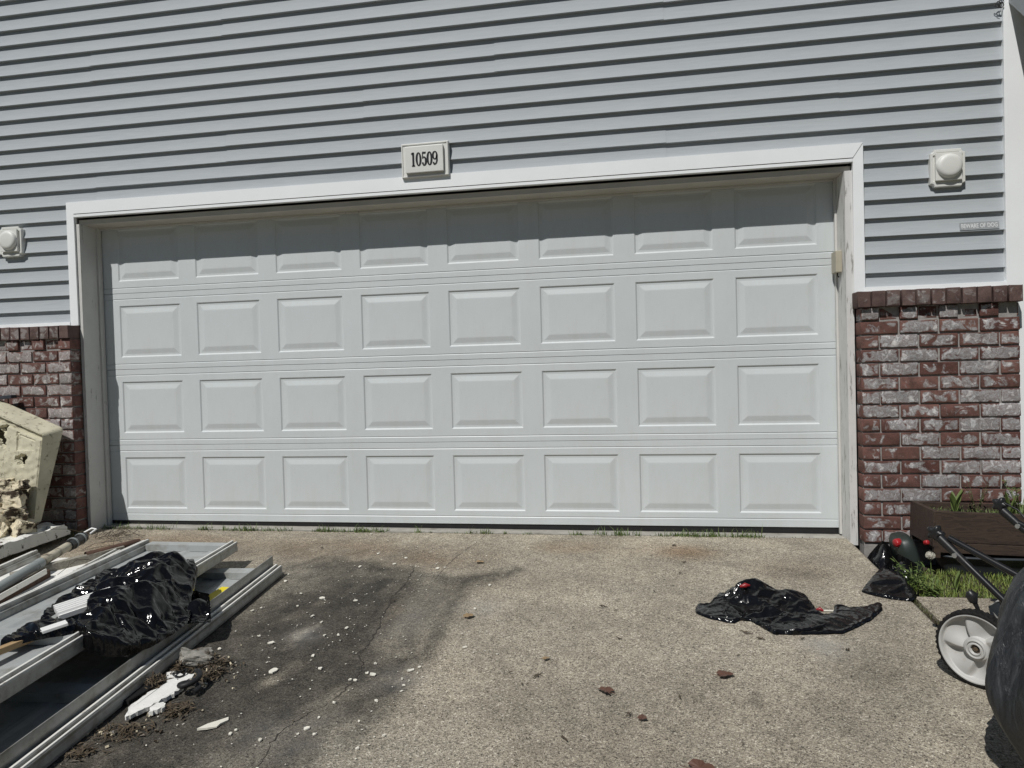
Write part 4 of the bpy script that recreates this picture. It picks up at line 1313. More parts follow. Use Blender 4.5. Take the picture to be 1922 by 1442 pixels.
b.tube([(1.680, -1.20, gz(-1.20) + 0.090), (1.702, -1.205, gz(-1.20) + 0.098), (1.722, -1.20, gz(-1.20) + 0.096)], [0.005, 0.012, 0.004], 8)
rel(b).build('red_tie', tie, T)
b = MB()
b.tube([(1.985, -1.262, gz(-1.26) + 0.020), (2.0, -1.268, gz(-1.27) + 0.026), (2.012, -1.272, gz(-1.27) + 0.018)], [0.004, 0.009, 0.004], 8)
rel(b).build('red_tie', tie, T)
tag(MB().box(1.992, -1.232, gz(-1.23) + 0.002, 2.075, -1.222, gz(-1.23) + 0.006, None, 0.001).build('white_stick', FLAKE), 'thin white stick poking out behind the flat black bag', 'stick')

# bag at the corner of the driveway by the jamb
T = empty('torn_garbage_bag', (2.43, -0.75, gz(-0.75)), label='black plastic bag slumped over the driveway edge beside the brick pier', cat='plastic bag')
to = Vector(T.location)
low = lambda x, y: np.where(x < 2.452, gz(y) + 0.003, -0.118)
film_spec('corner', [(2.450, -0.40, -0.07), (2.447, -0.556, -0.085), (2.449, -0.67, -0.095), (2.50, -0.70, -0.10), (2.57, -0.66, -0.09), (2.605, -0.56, -0.08), (2.575, -0.46, -0.045), (2.545, -0.43, 0.012), (2.522, -0.425, 0.030), (2.49, -0.41, -0.01)], lumps(low, [(2.515, -0.46, 0.115, 0.035, 0.05)]), 0.008, 0.12, 0.02, 5, 0.012, 0.014)
film_spec('corner', [(2.247, -0.99, gz(-0.99) + 0.006), (2.283, -0.923, gz(-0.92) + 0.008), (2.365, -0.780, gz(-0.78) + 0.012), (2.43, -0.69, gz(-0.69) + 0.018), (2.492, -0.64, gz(-0.63) + 0.045), (2.540, -0.60, gz(-0.61) + 0.065), (2.60, -0.66, gz(-0.66) + 0.035), (2.575, -0.80, gz(-0.8) + 0.004), (2.50, -0.97, gz(-0.97) + 0.002), (2.450, -1.069, gz(-1.07) + 0.006), (2.429, -1.09, gz(-1.09) + 0.006), (2.394, -1.081, gz(-1.08) + 0.006), (2.343, -1.069, gz(-1.07) + 0.006), (2.296, -1.04, gz(-1.04) + 0.006), (2.266, -1.01, gz(-1.0) + 0.006)], lumps(low, [(2.535, -0.68, 0.095, 0.045, 0.06), (2.47, -0.93, 0.035, 0.03, 0.09), (2.38, -0.90, 0.018, 0.05, 0.05)]), 0.010, 0.06, 0.025, 9, 0.008, 0.012)

# large heap of black bag on the old door sections
T = empty('heaped_garbage_bag', (-0.85, -1.75, 0.06), label='large shiny black bag heaped over the stacked door sections', cat='plastic bag')
to = Vector(T.location)
edge = [(-1.27, -1.50, 0.055), (-1.19, -1.38, 0.060), (-1.00, -1.32, 0.062), (-0.88, -1.38, 0.055), (-0.80, -1.48, 0.040), (-0.735, -1.60, 0.022), (-0.655, -1.73, 0.010), (-0.585, -1.86, -0.004), (-0.575, -1.97, -0.010), (-0.582, -2.08, -0.014), (-0.612, -2.18, -0.016), (-0.667, -2.22, 0.000), (-0.728, -2.235, 0.028), (-0.825, -2.19, 0.060), (-0.860, -2.09, 0.080), (-0.935, -1.93, 0.092), (-1.10, -1.75, 0.070), (-1.21, -1.62, 0.060)]
def sect(x, y):
    xr = -0.992 + 0.1713 * (-(y + 0.804))            # right edge of the upper section
    up = 0.067 - 0.012 * (y + 0.804)
    return np.where(x < xr + 0.01, up, np.maximum(-0.02, up - (x - xr - 0.01) * 0.55))
SUPB = lumps(sect, [(-0.935, -1.58, 0.078, 0.16, 0.16), (-0.82, -1.70, 0.045, 0.11, 0.15), (-0.86, -1.98, 0.050, 0.13, 0.12), (-0.99, -1.50, 0.030, 0.045, 0.05), (-0.85, -1.54, 0.030, 0.05, 0.045), (-0.76, -1.86, 0.030, 0.05, 0.06), (-0.96, -1.82, 0.035, 0.06, 0.05)])
film_spec('heap', edge, SUPB, 0.0105, 0.135, 0.05, 4, 0.012, 0.018)
film_spec('heap', [(-0.72, -1.62, 0.050), (-0.655, -1.60, 0.030), (-0.60, -1.68, 0.026), (-0.555, -1.745, 0.010), (-0.520, -1.80, -0.022), (-0.565, -1.845, -0.006), (-0.61, -1.87, -0.002), (-0.67, -1.86, 0.005), (-0.72, -1.74, 0.04)], lumps(lambda x, y: -0.03 + 0 * x, [(-0.65, -1.70, 0.05, 0.05, 0.06)]), 0.009, 0.08, 0.02, 6, 0.008, 0.014)
film_spec('heap', [(-1.25, -1.62, 0.066), (-1.12, -1.66, 0.088), (-1.00, -1.76, 0.100), (-0.99, -1.92, 0.100), (-1.00, -2.03, 0.096), (-1.01, -2.09, 0.088), (-1.03, -2.12, 0.076), (-1.08, -2.04, 0.070), (-1.15, -1.85, 0.068)], lumps(sect, [(-1.06, -1.85, 0.02, 0.05, 0.1)]), 0.010, 0.13, 0.02, 1, 0.010, 0.014)
film_spec('heap', [(-1.02, -2.08, 0.076), (-0.95, -2.12, 0.094), (-0.85, -2.14, 0.097), (-0.80, -2.19, 0.085), (-0.83, -2.24, 0.076), (-0.895, -2.28, 0.074), (-0.93, -2.33, 0.074), (-0.985, -2.34, 0.072), (-1.01, -2.22, 0.072)], sect, 0.010, 0.13, 0.02, 2, 0.010, 0.014)
FOUT = run_films()
for key, film, tname in (('heap', FILM, 'heaped_garbage_bag'), ('flat', FILM2, 'empty_garbage_bag'), ('corner', FILM2, 'torn_garbage_bag')):
    T = bpy.data.objects[tname]
    mb_ = FOUT[key]
    mb_.v = [tuple(Vector(v) - T.location) for v in mb_.v]
    mb_.build('bag_film', film, T, fix=False)
# white vinyl offcuts sticking out of the heap
T = empty('ribbed_vinyl_offcut', (-0.945, -2.045, 0.120), 0.0, 'white ribbed vinyl offcut sticking out of the large black bag', 'vinyl offcut')
M = frame((0, 0, 0), (0.13, 0.16, 0.03), (-0.1, -0.25, 1))
b = MB()
prof = []
for i in range(5):
    y = -0.052 + i * 0.021
    prof += [(y, 0.0), (y + 0.003, 0.009), (y + 0.012, 0.009), (y + 0.015, 0.0)]
prof += [(0.055, 0.0), (0.055, -0.018), (-0.055, -0.018)]
b.extrude(prof, -0.06, 0.14, M)
b.build('vinyl_body', WHITEP, T)
T = empty('white_trim_offcut', (-0.875, -2.26, 0.105), 0.0, 'short flat white trim board end lying left of the large bag', 'trim offcut')
M = frame((0, 0, 0), (0.10, 0.13, 0.02), (0, -0.05, 1))
MB().box(-0.010, -0.022, -0.005, 0.07, 0.022, 0.005, M, 0.001).build('board', WHITEP, T)

# full bag standing at the right edge
def full_bag():
    T = empty('full_garbage_bag', (2.475, -2.45, gz(-2.45)), label='full dark garbage bag standing at the right edge in front of the mower', cat='garbage bag')
    prof = [(0.0, 0.004), (0.10, 0.002), (0.185, 0.006), (0.235, 0.045), (0.268, 0.10), (0.300, 0.155), (0.322, 0.20), (0.333, 0.255), (0.327, 0.31), (0.306, 0.385), (0.280, 0.455), (0.250, 0.53), (0.19, 0.60), (0.11, 0.655), (0.055, 0.70), (0.045, 0.73), (0.075, 0.77), (0.085, 0.79)]
    N = 140; M_ = 90
    vs = []; fs = []
    for j in range(M_ + 1):
        t = j / M_ * (len(prof) - 1); i = min(int(t), len(prof) - 2); f = t - i
        p0 = prof[max(i - 1, 0)]; p1 = prof[i]; p2 = prof[i + 1]; p3 = prof[min(i + 2, len(prof) - 1)]
        def cm(a, b_, c, d_): return 0.5 * (2 * b_ + (c - a) * f + (2 * a - 5 * b_ + 4 * c - d_) * f * f + (3 * b_ - a - 3 * c + d_) * f ** 3)
        r = max(0, cm(p0[0], p1[0], p2[0], p3[0])); h = cm(p0[1], p1[1], p2[1], p3[1])
        for k in range(N):
            an = 2 * math.pi * k / N
            d_ = Vector((math.cos(an), math.sin(an), 0))
            q = Vector((d_.x * 2.4, d_.y * 2.4, h * 2.2))
            lump = noise.noise(q * 0.9) * 0.030
            vert = (1 - abs(noise.noise(Vector((d_.x * 7, d_.y * 7, h * 1.2)))) * 2) * 0.017 * min(1, h * 3)
            rid = (1 - abs(noise.noise(Vector((d_.x * 3 + h * 2, d_.y * 3, h * 4)))) * 2.2) * 0.014
            rr = r - 0.019 * min(1, r / 0.2) + (lump + vert + rid) * min(1, r / 0.1) * (1 if j > 6 else 0.2)
            vs.append((d_.x * rr, d_.y * rr, max(0.002, h)))
    for j in range(M_):
        for k in range(N):
            k2 = (k + 1) % N
            fs.append((j * N + k, j * N + k2, (j + 1) * N + k2, (j + 1) * N + k))
    m, nt, p = mat('grey_black_bag_film')
    v = coord(nt, (9, 9, 1.1))
    n = noi(nt, v, 3.6, 7, 0.68, 1.2)
    c = ramp(nt, n, [(0.42, (0.016, 0.018, 0.021)), (0.60, (0.034, 0.038, 0.042)), (0.74, (0.085, 0.09, 0.095))])
    nt.links.new(c, p.inputs['Base Color'])
    rr = ramp(nt, n, [(0.4, g(0.34)), (0.7, g(0.62))]); nt.links.new(rr, p.inputs['Roughness'])
    bb = bump(nt, p, noi(nt, coord(nt, (6, 6, 1.2)), 4, 6, 0.62, 1.4), 0.55, 0.025)
    bump(nt, p, noi(nt, coord(nt), 60, 4), 0.12, 0.003, bb)
    MB().add(vs, fs, True).build('bag_film', m, T)
full_bag()

# ------------------------------------------------------------------ lawn mower
def mower():
    wc = Vector((2.3652, -1.8475, 0.0061 - 0.0005))
    ax = Vector((0.7266, 0.6871, 0))            # axle direction, into the mower
    hd = Vector((0.6871, -0.7266, 0))           # towards the mower's front
    g0 = gz(wc.y)
    T = empty('lawn_mower', (wc.x, wc.y, g0), label='black push mower with light grey rear wheel and folded handle at right', cat='lawn mower')
    o = Vector(T.location)
    def P(a, h, z): return ax * a + hd * h + Vector((0, 0, z))          # relative to the empty
    Rw = 0.1285
    def wheel(a, h, rad, outer=True):
        Wp = empty('wheel'); Wp.parent = T
        # local z = outward axle direction
        s = -1 if outer else 1
        zax = ax * s
        xax = hd; yax = zax.cross(xax)
        M = Matrix((xax, yax, zax)).transposed().to_4x4()
        M.translation = P(a, h, rad)
        k = rad / 0.1285
        # tyre: tread lugs in the profile
        N = 168
        prof = [(0.1125, 0.019), (0.1165, 0.0225), (0.1215, 0.0222), (0.1255, 0.0185), (0.1262, 0.010), (0.1265, 0.0), (0.1262, -0.010), (0.1255, -0.0185), (0.1215, -0.0222), (0.1150, -0.0225), (0.108, -0.019)]
        vs = []; fs = []
        n = len(prof)
        for q in range(N):
            an = 2 * math.pi * q / N
            for i, (r, z) in enumerate(prof):
                if 2 <= i <= 8:
                    ph = (q + (2 if z > 0.005 else (0 if z < -0.005 else 4))) % 4
                    lug = 0.0034 if ph < 2 else 0.0
                    if i in (2, 8): lug *= 0.3
                    if i == 5: lug = 0.003 if (q % 8) < 4 else 0.0
                    r = r + lug
                vs.append(M @ Vector((r * k * math.cos(an), r * k * math.sin(an), z)))
        for q in range(N):
            q2 = (q + 1) % N
            for i in range(n - 1): fs.append((q * n + i, q2 * n + i, q2 * n + i + 1, q * n + i + 1))
        MB().add(vs, fs, False).build('tyre', TYRE, Wp)
        # rim dish with five scooped petals
        NR, NA = 44, 200
        vs = []; fs = []
        r0, r1 = 0.019, 0.1150
        for j in range(NR + 1):
            s_ = j / NR; r = r0 + (r1 - r0) * s_
            for q in range(NA):
                an = 2 * math.pi * q / NA
                tw = an * 5 + 1.4 * s_ + 0.9
                ph = (tw / (2 * math.pi)) % 1.0
                # each petal rises slowly on one side and drops off sharply on the other
                pet = ph / 0.80 if ph < 0.80 else max(0.0, 1 - (ph - 0.80) / 0.20)
                pet = pet * pet * (3 - 2 * pet)
                win = max(0.0, math.sin(math.pi * min(1, max(0, (s_ - 0.10) / 0.84)))) ** 0.7
                dish = -0.020 * math.sin(math.pi * min(1, max(0, (s_ - 0.06) / 0.90))) ** 0.6
                z = 0.011 + dish + 0.022 * pet * win
                if s_ < 0.22: z = max(z, 0.013 + 0.006 * (1 - s_ / 0.22))
                if s_ > 0.90: z = 0.010 + 0.013 * min(1, (s_ - 0.90) / 0.05)
                vs.append(M @ Vector((r * k * math.cos(an), r * k * math.sin(an), z)))
        for j in range(NR):
            for q in range(NA):
                q2 = (q + 1) % NA
                fs.append((j * NA + q, j * NA + q2, (j + 1) * NA + q2, (j + 1) * NA + q))
        rim = MB().add(vs, fs, True)
        rim.lathe([(0.1150 * k, 0.0229), (0.1150 * k, 0.0), (0.105 * k, -0.019)], 64, M)
        rim.build('rim', RIM, Wp)
        hb = MB()
        hb.lathe([(0.0330 * k, 0.006), (0.0320 * k, 0.0200), (0.0280 * k, 0.0215), (0.0262 * k, 0.0200), (0.0255 * k, 0.002)], 40, M)
        hb.lathe([(0.0205 * k, 0.002), (0.0205 * k, 0.0195), (0.0185 * k, 0.0210), (0.0160 * k, 0.0200), (0.0150 * k, 0.004), (0.0, 0.004)], 32, M)
        hb.build('hub', RIM, Wp)
        MB().lathe([(0.0254 * k, 0.0035), (0.0206 * k, 0.0035)], 32, M).build('hub_groove', RUBBER, Wp)
        hb = MB()
        hb.lathe([(0.0138 * k, 0.0065), (0.0138 * k, 0.010), (0.0112 * k, 0.0112), (0.0105 * k, 0.010)], 24, M)
        hb.lathe([(0.0080, 0.007), (0.0080, 0.0150), (0.0065, 0.0165), (0.0, 0.0168)], 6, M, False)
        hb.build('axle_bolt', simple('brown_axle_bolt', (0.17, 0.13, 0.09), 0.4, 0.2, 30, 0.1, 90, 0.6), Wp)
        return Wp
    wheel(0.0, 0.0, Rw)
    wheel(0.50, 0.0, Rw, False)
    wheel(0.03, 0.60, 0.10); wheel(0.47, 0.60, 0.10, False)
    # deck
    b = MB()
    outline = [(0.06, -0.06), (0.06, 0.50), (0.10, 0.66), (0.25, 0.72), (0.40, 0.66), (0.44, 0.50), (0.44, -0.06)]
    n = len(outline)
    rings = [(1.0, 0.055), (1.0, 0.135), (0.94, 0.165), (0.80, 0.178)]
    vs = []
    for sc, z in rings:
        for a, h in outline: vs.append(P(0.25 + (a - 0.25) * sc, 0.30 + (h - 0.30) * sc, z))
    fs = []
    for q in range(len(rings) - 1):
        for i in range(n):
            j = (i + 1) % n
            fs.append((q * n + i, q * n + j, (q + 1) * n + j, (q + 1) * n + i))
    fs.append(tuple(range(3 * n, 4 * n)))
    b.add(vs, fs); b.build('deck', DECK, T)
    e = MB(); M = Matrix.Translation(P(0.25, 0.30, 0.18))
    e.lathe([(0.125, 0.0), (0.13, 0.05), (0.125, 0.10), (0.10, 0.13), (0.0, 0.14)], 28, M)
    e.build('engine_cover', DECK, T)
    e = MB(); e.lathe([(0.085, 0.131), (0.08, 0.150), (0.0, 0.155)], 24, M); e.build('starter_cap', BLACKP, T)
    # rear bracket plates
    for a in (0.045, 0.455):
        b = MB()
        Mx = Matrix((ax, hd, Vector((0, 0, 1)))).transposed().to_4x4(); Mx.translation = P(a, 0, 0)
        b.box(-0.002, -0.055, 0.10, 0.002, 0.09, 0.185, Mx, 0.001)
        b.build('bracket', BOLT, T)
    # height lever
    b = MB()
    b.tube([P(0.03, 0.015, 0.19), P(0.028, -0.005, 0.245), P(0.024, -0.022, 0.285)], [0.006, 0.006, 0.009], 8)
    b.tube([P(0.024, -0.020, 0.275), P(0.022, -0.026, 0.300), P(0.02, -0.034, 0.312)], [0.012, 0.020, 0.010], 12)
    b.tube([P(0.03, 0.012, 0.20), P(0.03, 0.03, 0.215)], [0.016, 0.014], 10)
    b.build('height_lever', BLACKP, T)
    b = MB(); b.tube([P(0.06, -0.02, 0.235), P(0.06, 0.12, 0.20)], 0.006, 8); b.build('linkage_rod', BLACKM, T)
    # white chute flap behind the bag
    Mx = Matrix((ax, hd, Vector((0, 0, 1)))).transposed().to_4x4(); Mx.translation = P(0.13, 0.02, 0.24)
    b = MB(); b.add([Mx @ Vector(p) for p in ((0, -0.04, 0.0), (0.10, -0.05, 0.0), (0.10, 0.05, 0.05), (0, 0.05, 0.07), (0.0, -0.03, -0.05), (0.1, -0.03, -0.05))], [(0, 1, 2, 3), (0, 4, 5, 1)])
    b.build('chute_flap', RIM, T)
    # lower handle bars ending in star knobs, upper handle folded forward
    def W_(p): return Vector(p) - o
    kl, kr = W_((2.306, -1.690, 0.352)), W_((2.640, -1.415, 0.398))
    bl = P(0.06, 0.30, 0.0); bl.z = W_((0, 0, 0.02)).z
    dirn = W_((2.470, -1.866, 0.146)) - kl
    el = kl + dirn * 1.25
    er = kr + dirn * 1.25
    def bar(k, e):
        b = MB(); d_ = (e - k)
        b.tube([k + d_ * 0.03, k + d_ * 0.12, k + d_ * 0.6, e], [0.012, 0.0125, 0.0125, 0.012], 14)
        hb = b.build('handle_bar', BLACKM, T)
        side = ax * -1
        for t, r_ in ((0.215, 0.0085), ):
            c = k + d_ * t
            bb = MB(); bb.tube([c + side * 0.006, c + side * 0.021], r_, 12); bb.build('bolt', BOLT, hb)
        # flattened bracket where the two tubes are bolted
        bb = MB(); bb.tube([k + d_ * 0.02, k + d_ * 0.30], [0.017, 0.013], 10); bb.build('clamp', BLACKP, hb)
    bar(kl, el); bar(kr, er)
    b = MB(); pp = [kr + dirn * t + Vector((0.012 * math.sin(t * 9), 0.01 * math.cos(t * 7), 0.028 + 0.02 * math.sin(t * 5))) for t in (0.05, 0.2, 0.4, 0.6, 0.8, 1.0, 1.2)]
    b.tube(pp, 0.0035, 7); b.build('control_cable', BLACKP, T)
    def star_knob(c):
        zax = ax * -1; xax = hd; yax = zax.cross(xax)
        M = Matrix((xax, yax, zax)).transposed().to_4x4(); M.translation = c
        vs = []; N = 60; fs = []
        lv = [(-0.016, 0.55), (-0.012, 0.95), (0.004, 1.0), (0.012, 0.85), (0.014, 0.4)]
        for z, s_ in lv:
            for q in range(N):
                an = 2 * math.pi * q / N
                r = (0.026 + 0.0055 * math.cos(5 * an)) * s_
                vs.append(M @ Vector((r * math.cos(an), r * math.sin(an), z)))
        for i in range(len(lv) - 1):
            for q in range(N):
                q2 = (q + 1) % N
                fs.append((i * N + q, i * N + q2, (i + 1) * N + q2, (i + 1) * N + q))
        fs += [tuple(range(N))[::-1], tuple(range((len(lv) - 1) * N, len(lv) * N))]
        MB().add(vs, fs, True).build('star_knob', BLACKP, T)
    star_knob(kl + ax * 0.02 + Vector((-0.012, 0.012, 0.004)))
    star_knob(kr + ax * 0.02 + Vector((-0.006, 0.008, 0.012)))
    # folded upper handle: two tubes joined by a grip bar far to the front
    u1 = W_((2.352, -1.735, 0.340)); u2 = W_((2.492, -1.898, 0.258))
    du = (u2 - u1).normalized()
    v1 = kr + dirn * 0.2
    tip1 = u1 + du * 0.55; tip2 = v1 + du * 0.55
    b = MB(); b.tube([u1 - du * 0.03, u1 + du * 0.2, tip1, tip1 + du * 0.03 + ax * 0.03, tip2 + du * 0.03 - ax * 0.03, tip2, v1], 0.0115, 14)
    b.build('upper_handle', BLACKM, T)
mower()

# ------------------------------------------------------------------ planter, tray and jug by the pier
def planter():
    T = empty('planter_box', (3.10, -0.44, -0.02), R(1.0), label='dark stained wooden planter box full of weeds against the right brick pier', cat='planter')
    T.rotation_euler = (0, R(2.2), R(1.2))
    x0, x1, y0, y1, zt = -0.395, 0.60, -0.125, 0.125, 0.227
    MB().box(x0, y0 - 0.022, 0.072, x1, y0, zt, None, 0.003).build('front_board', PLANTER, T)
    MB().box(x0, y0 - 0.022, 0.018, x1, y0, 0.070, None, 0.003).build('front_board', PLANTER, T)
    MB().box(x0, y1, 0.018, x1, y1 + 0.02, zt, None, 0.003).build('back_board', PLANTER, T)
    MB().box(x0 - 0.006, y0 - 0.0225, 0.045, x0 + 0.018, y1 + 0.0205, zt + 0.001, None, 0.003).build('end_board', PLANTER, T)
    MB().box(x1 - 0.018, y0 + 0.0005, 0.04, x1 + 0.001, y1 - 0.0005, zt, None, 0.003).build('end_board', PLANTER, T)
    MB().box(x0 + 0.0185, y0 + 0.0005, -0.012, x0 + 0.06, y0 + 0.05, 0.20, None, 0.002).build('leg', PLANTER, T)
    MB().box(x0 + 0.004, y0 - 0.024, -0.008, x0 + 0.030, y0 - 0.0225, 0.226, None, 0.0005).build('corner_strip', PLANTER, T)
    vs = []; fs = []
    n = 30
    for j in range(9):
        for i in range(n + 1):
            x = x0 + 0.02 + (x1 - x0 - 0.04) * i / n; y = y0 + (y1 - y0) * j / 8
            vs.append((x, y, 0.190 + 0.018 * noise.noise(Vector((x * 9, y * 9, 1)))))
    for j in range(8):
        for i in range(n):
            a = j * (n + 1) + i
            fs.append((a, a + 1, a + n + 2, a + n + 1))
    tag(MB().add(vs, fs, True).build('potting_soil', SOIL, T), kind='stuff')
planter()

def tray():
    T = empty('plastic_tray', (3.12, -0.50, -0.11), label='black plastic tray with a rounded end under the wooden planter', cat='tray')
    b = MB()
    def ring(sx, z, n=48):
        pts = []
        for q in range(n):
            an = 2 * math.pi * q / n
            c_, s_ = math.cos(an), math.sin(an)
            r = (abs(c_) ** 3.2 + abs(s_) ** 3.2) ** (-1 / 3.2)
            pts.append((c_ * r * (0.44 * 1.0 + sx) + 0.06, s_ * r * (0.13 + sx), z))
        return pts
    rings = [ring(-0.05, 0.0), ring(-0.03, 0.04), ring(-0.015, 0.085), ring(0.0, 0.094), ring(0.008, 0.100), ring(0.004, 0.106), ring(-0.012, 0.106), ring(-0.03, 0.09), ring(-0.05, 0.02)]
    n = 48; vs = [p for r_ in rings for p in r_]; fs = []
    for k in range(len(rings) - 1):
        for q in range(n):
            q2 = (q + 1) % n
            fs.append((k * n + q, k * n + q2, (k + 1) * n + q2, (k + 1) * n + q))
    fs.append(tuple(range((len(rings) - 1) * n, len(rings) * n)))
    b.add(vs, fs, True); b.build('tray_body', TRAYP, T)
tray()
def jug():
    T = empty('fuel_jug', (2.635, -0.50, -0.14), label='dark green rounded plastic jug with red caps beside the planter corner', cat='jug')
    M = Matrix.Rotation(R(-14), 4, 'Y')
    b = MB()
    n = 40; vs = []; fs = []
    lv = [(0.86, 0.0), (1.0, 0.02), (1.02, 0.10), (1.0, 0.16), (0.90, 0.20), (0.70, 0.222), (0.35, 0.23), (0.0, 0.231)]
    for s_, z in lv:
        for q in range(n):
            an = 2 * math.pi * q / n
            c_, s2 = math.cos(an), math.sin(an)
            r = (abs(c_) ** 3 + abs(s2) ** 3) ** (-1 / 3)
            vs.append(M @ Vector((c_ * r * 0.050 * s_, s2 * r * 0.10 * s_, z)))
    for k in range(len(lv) - 1):
        for q in range(n):
            q2 = (q + 1) % n
            fs.append((k * n + q, k * n + q2, (k + 1) * n + q2, (k + 1) * n + q))
    b.add(vs, fs, True); b.build('jug_body', JUG, T)
    def cap(c, d_, r, l):
        c = Vector(c); d_ = Vector(d_).normalized()
        bb = MB()
        zx = d_; xx = zx.orthogonal().normalized(); yy = zx.cross(xx)
        Mx = Matrix((xx, yy, zx)).transposed().to_4x4(); Mx.translation = c
        N = 48; vs = []; fs = []
        for z, s_ in ((0, 0.9), (0.002, 1.0), (l * 0.8, 0.96), (l, 0.8), (l * 1.02, 0.0)):
            for q in range(N):
                rr = r * s_ * (1.06 if (q % 4) < 2 else 0.97)
                vs.append(Mx @ Vector((rr * math.cos(2 * math.pi * q / N), rr * math.sin(2 * math.pi * q / N), z)))
        for k in range(4):
            for q in range(N):
                q2 = (q + 1) % N
                fs.append((k * N + q, k * N + q2, (k + 1) * N + q2, (k + 1) * N + q))
        bb.add(vs, fs, True); bb.build('red_cap', REDP, T)
    cap((-0.070, -0.055, 0.192), (-0.85, -0.30, -0.05), 0.021, 0.032)
    MB().tube([(-0.045, -0.055, 0.200), (-0.072, -0.055, 0.192)], 0.014, 14).build('spout', JUG, T)
    cap((0.040, -0.075, 0.196), (0.35, -0.75, 0.35), 0.012, 0.022)
jug()

# ------------------------------------------------------------------ plants
def blade(vs, fs, p, h, w, lean, az, segs=3):
    d = Vector((math.cos(az), math.sin(az), 0)); sd = Vector((-d.y, d.x, 0))
    n0 = len(vs)
    for i in range(segs + 1):
        t = i / segs
        c = Vector(p) + Vector((0, 0, h * t)) * (1 - 0.25 * lean * t) + d * (lean * h * t * t)
        ww = w * (1 - t) ** 0.7 * 0.5
        vs.append(tuple(c - sd * ww)); vs.append(tuple(c + sd * ww))
    for i in range(segs):
        a = n0 + 2 * i
        fs.append((a, a + 1, a + 3, a + 2))
def grass(name, spots, m, hmin, hmax, w, label=None):
    vs = []; fs = []
    for (x, y, z, s) in spots:
        blade(vs, fs, (x, y, z), random.uniform(hmin, hmax) * s, w * random.uniform(0.6, 1.3), random.uniform(0.1, 0.9), random.uniform(0, 6.283))
    o = MB().add(vs, fs).build(name, m, None, fix=False)
    return tag(o, kind='stuff')
# lawn strip by the pad
sp = []
for i in range(5200):
    x = random.uniform(2.49, 3.9); y = random.uniform(-1.03, -0.56)
    sp.append((x, y, -0.108 + 0.02 * noise.noise(Vector((x * 6, y * 6, 0))), 0.7 + 0.5 * noise.noise(Vector((x * 5, y * 5, 7)))))
grass('grass', sp, GRASS, 0.028, 0.065, 0.0045)
sp = []
cl = []
for i in range(150):
    x = random.uniform(-2.43, 2.15)
    dens = noise.noise(Vector((x * 2.2, 0.3, 0))) + 0.25
    if random.random() > 0.25 + 1.2 * max(0, dens): continue
    cl.append((x, random.choice((0.4, 0.5, 0.7, 0.9, 1.2)), random.uniform(0.006, 0.03)))
for x in (1.02, 1.15, 1.42, 1.50, 1.66, 1.72, 1.80, 1.86, 1.93, -1.95, -2.05, -2.15, -2.25, -2.33, -2.40): cl.append((x, random.uniform(0.9, 1.5), 0.03))
for x, k, w in cl:
    for q in range(int(16 + 700 * w)):
        sp.append((x + random.gauss(0, w), -0.104 + random.gauss(0, 0.006 + 0.3 * w), -0.043, k * random.uniform(0.35, 1.15)))
grass('threshold_weeds', sp, WEED, 0.022, 0.056, 0.0055)
sp = [(2.451 + random.gauss(0, 0.006), random.uniform(-1.75, -1.0), 0, random.uniform(0.3, 1.0)) for i in range(420)]
sp = [(x, y, gz(y) - 0.012, s) for x, y, z, s in sp]
grass('joint_weeds', sp, WEEDD, 0.012, 0.032, 0.004)
sp = [(-2.42 - abs(random.gauss(0, 0.10)), -0.30 + random.gauss(0, 0.06), -0.05, random.uniform(0.5, 1.6)) for i in range(260)]
grass('dry_weeds', sp, WEEDD, 0.03, 0.09, 0.003)
sp = [(random.uniform(-2.4, 2.3), -0.106 + random.gauss(0, 0.006), -0.042, random.uniform(0.2, 0.8)) for i in range(700)]
grass('threshold_litter', sp, WEEDD, 0.008, 0.022, 0.006)
# planter greens
sp = []
for i in range(1500):
    x = random.uniform(2.74, 3.66); y = random.uniform(-0.54, -0.34)
    k = 1.0 + (1.2 if x > 3.1 else 0.0) * random.random()
    sp.append((x, y, 0.165 - 0.035 * (x - 2.7), k))
grass('planter_weeds', sp, WEED, 0.02, 0.06, 0.006)

def leaf_mesh(l, w, curl=0.3, lob=0.0):
    vs = []; fs = []
    n = 8
    for i in range(n + 1):
        t = i / n
        ww = w * math.sin(math.pi * min(1, t * 0.92 + 0.05)) ** 0.8 * (1 + lob * math.sin(t * 14))
        z = curl * l * t * t
        vs += [(l * t, -ww / 2, z + 0.12 * ww), (l * t, 0, z), (l * t, ww / 2, z + 0.12 * ww)]
    for i in range(n):
        a = i * 3
        fs += [(a, a + 3, a + 4, a + 1), (a + 1, a + 4, a + 5, a + 2)]
    return vs, fs
def broadleaf(loc, n, l, w, label, spread=0.5, h0=0.0):
    T = empty('broadleaf_weed', loc, label=label, cat='plant')
    for i in range(n):
        vs, fs = leaf_mesh(l * random.uniform(0.7, 1.1), w, -0.15)
        tilt = R(-90) + spread * random.uniform(0.25, 1.0)
        M = Matrix.Translation((0, 0, h0 + 0.006 * i)) @ Matrix.Rotation(i * 2.4 + 0.6, 4, 'Z') @ Matrix.Rotation(tilt, 4, 'Y')
        MB().add([M @ Vector(v) for v in vs], fs, True).build('leaf', WEED, T, fix=False)
    return T
broadleaf((2.865, -0.45, 0.17), 5, 0.14, 0.032, 'broad leaved weed standing upright at the left of the planter', 0.45)
broadleaf((2.70, -0.86, -0.11), 3, 0.13, 0.022, 'long leaved weed in the middle of the lawn strip', 0.5)
broadleaf((3.13, -0.44, 0.15), 6, 0.13, 0.016, 'spiky green weed at the right end of the planter', 0.6)
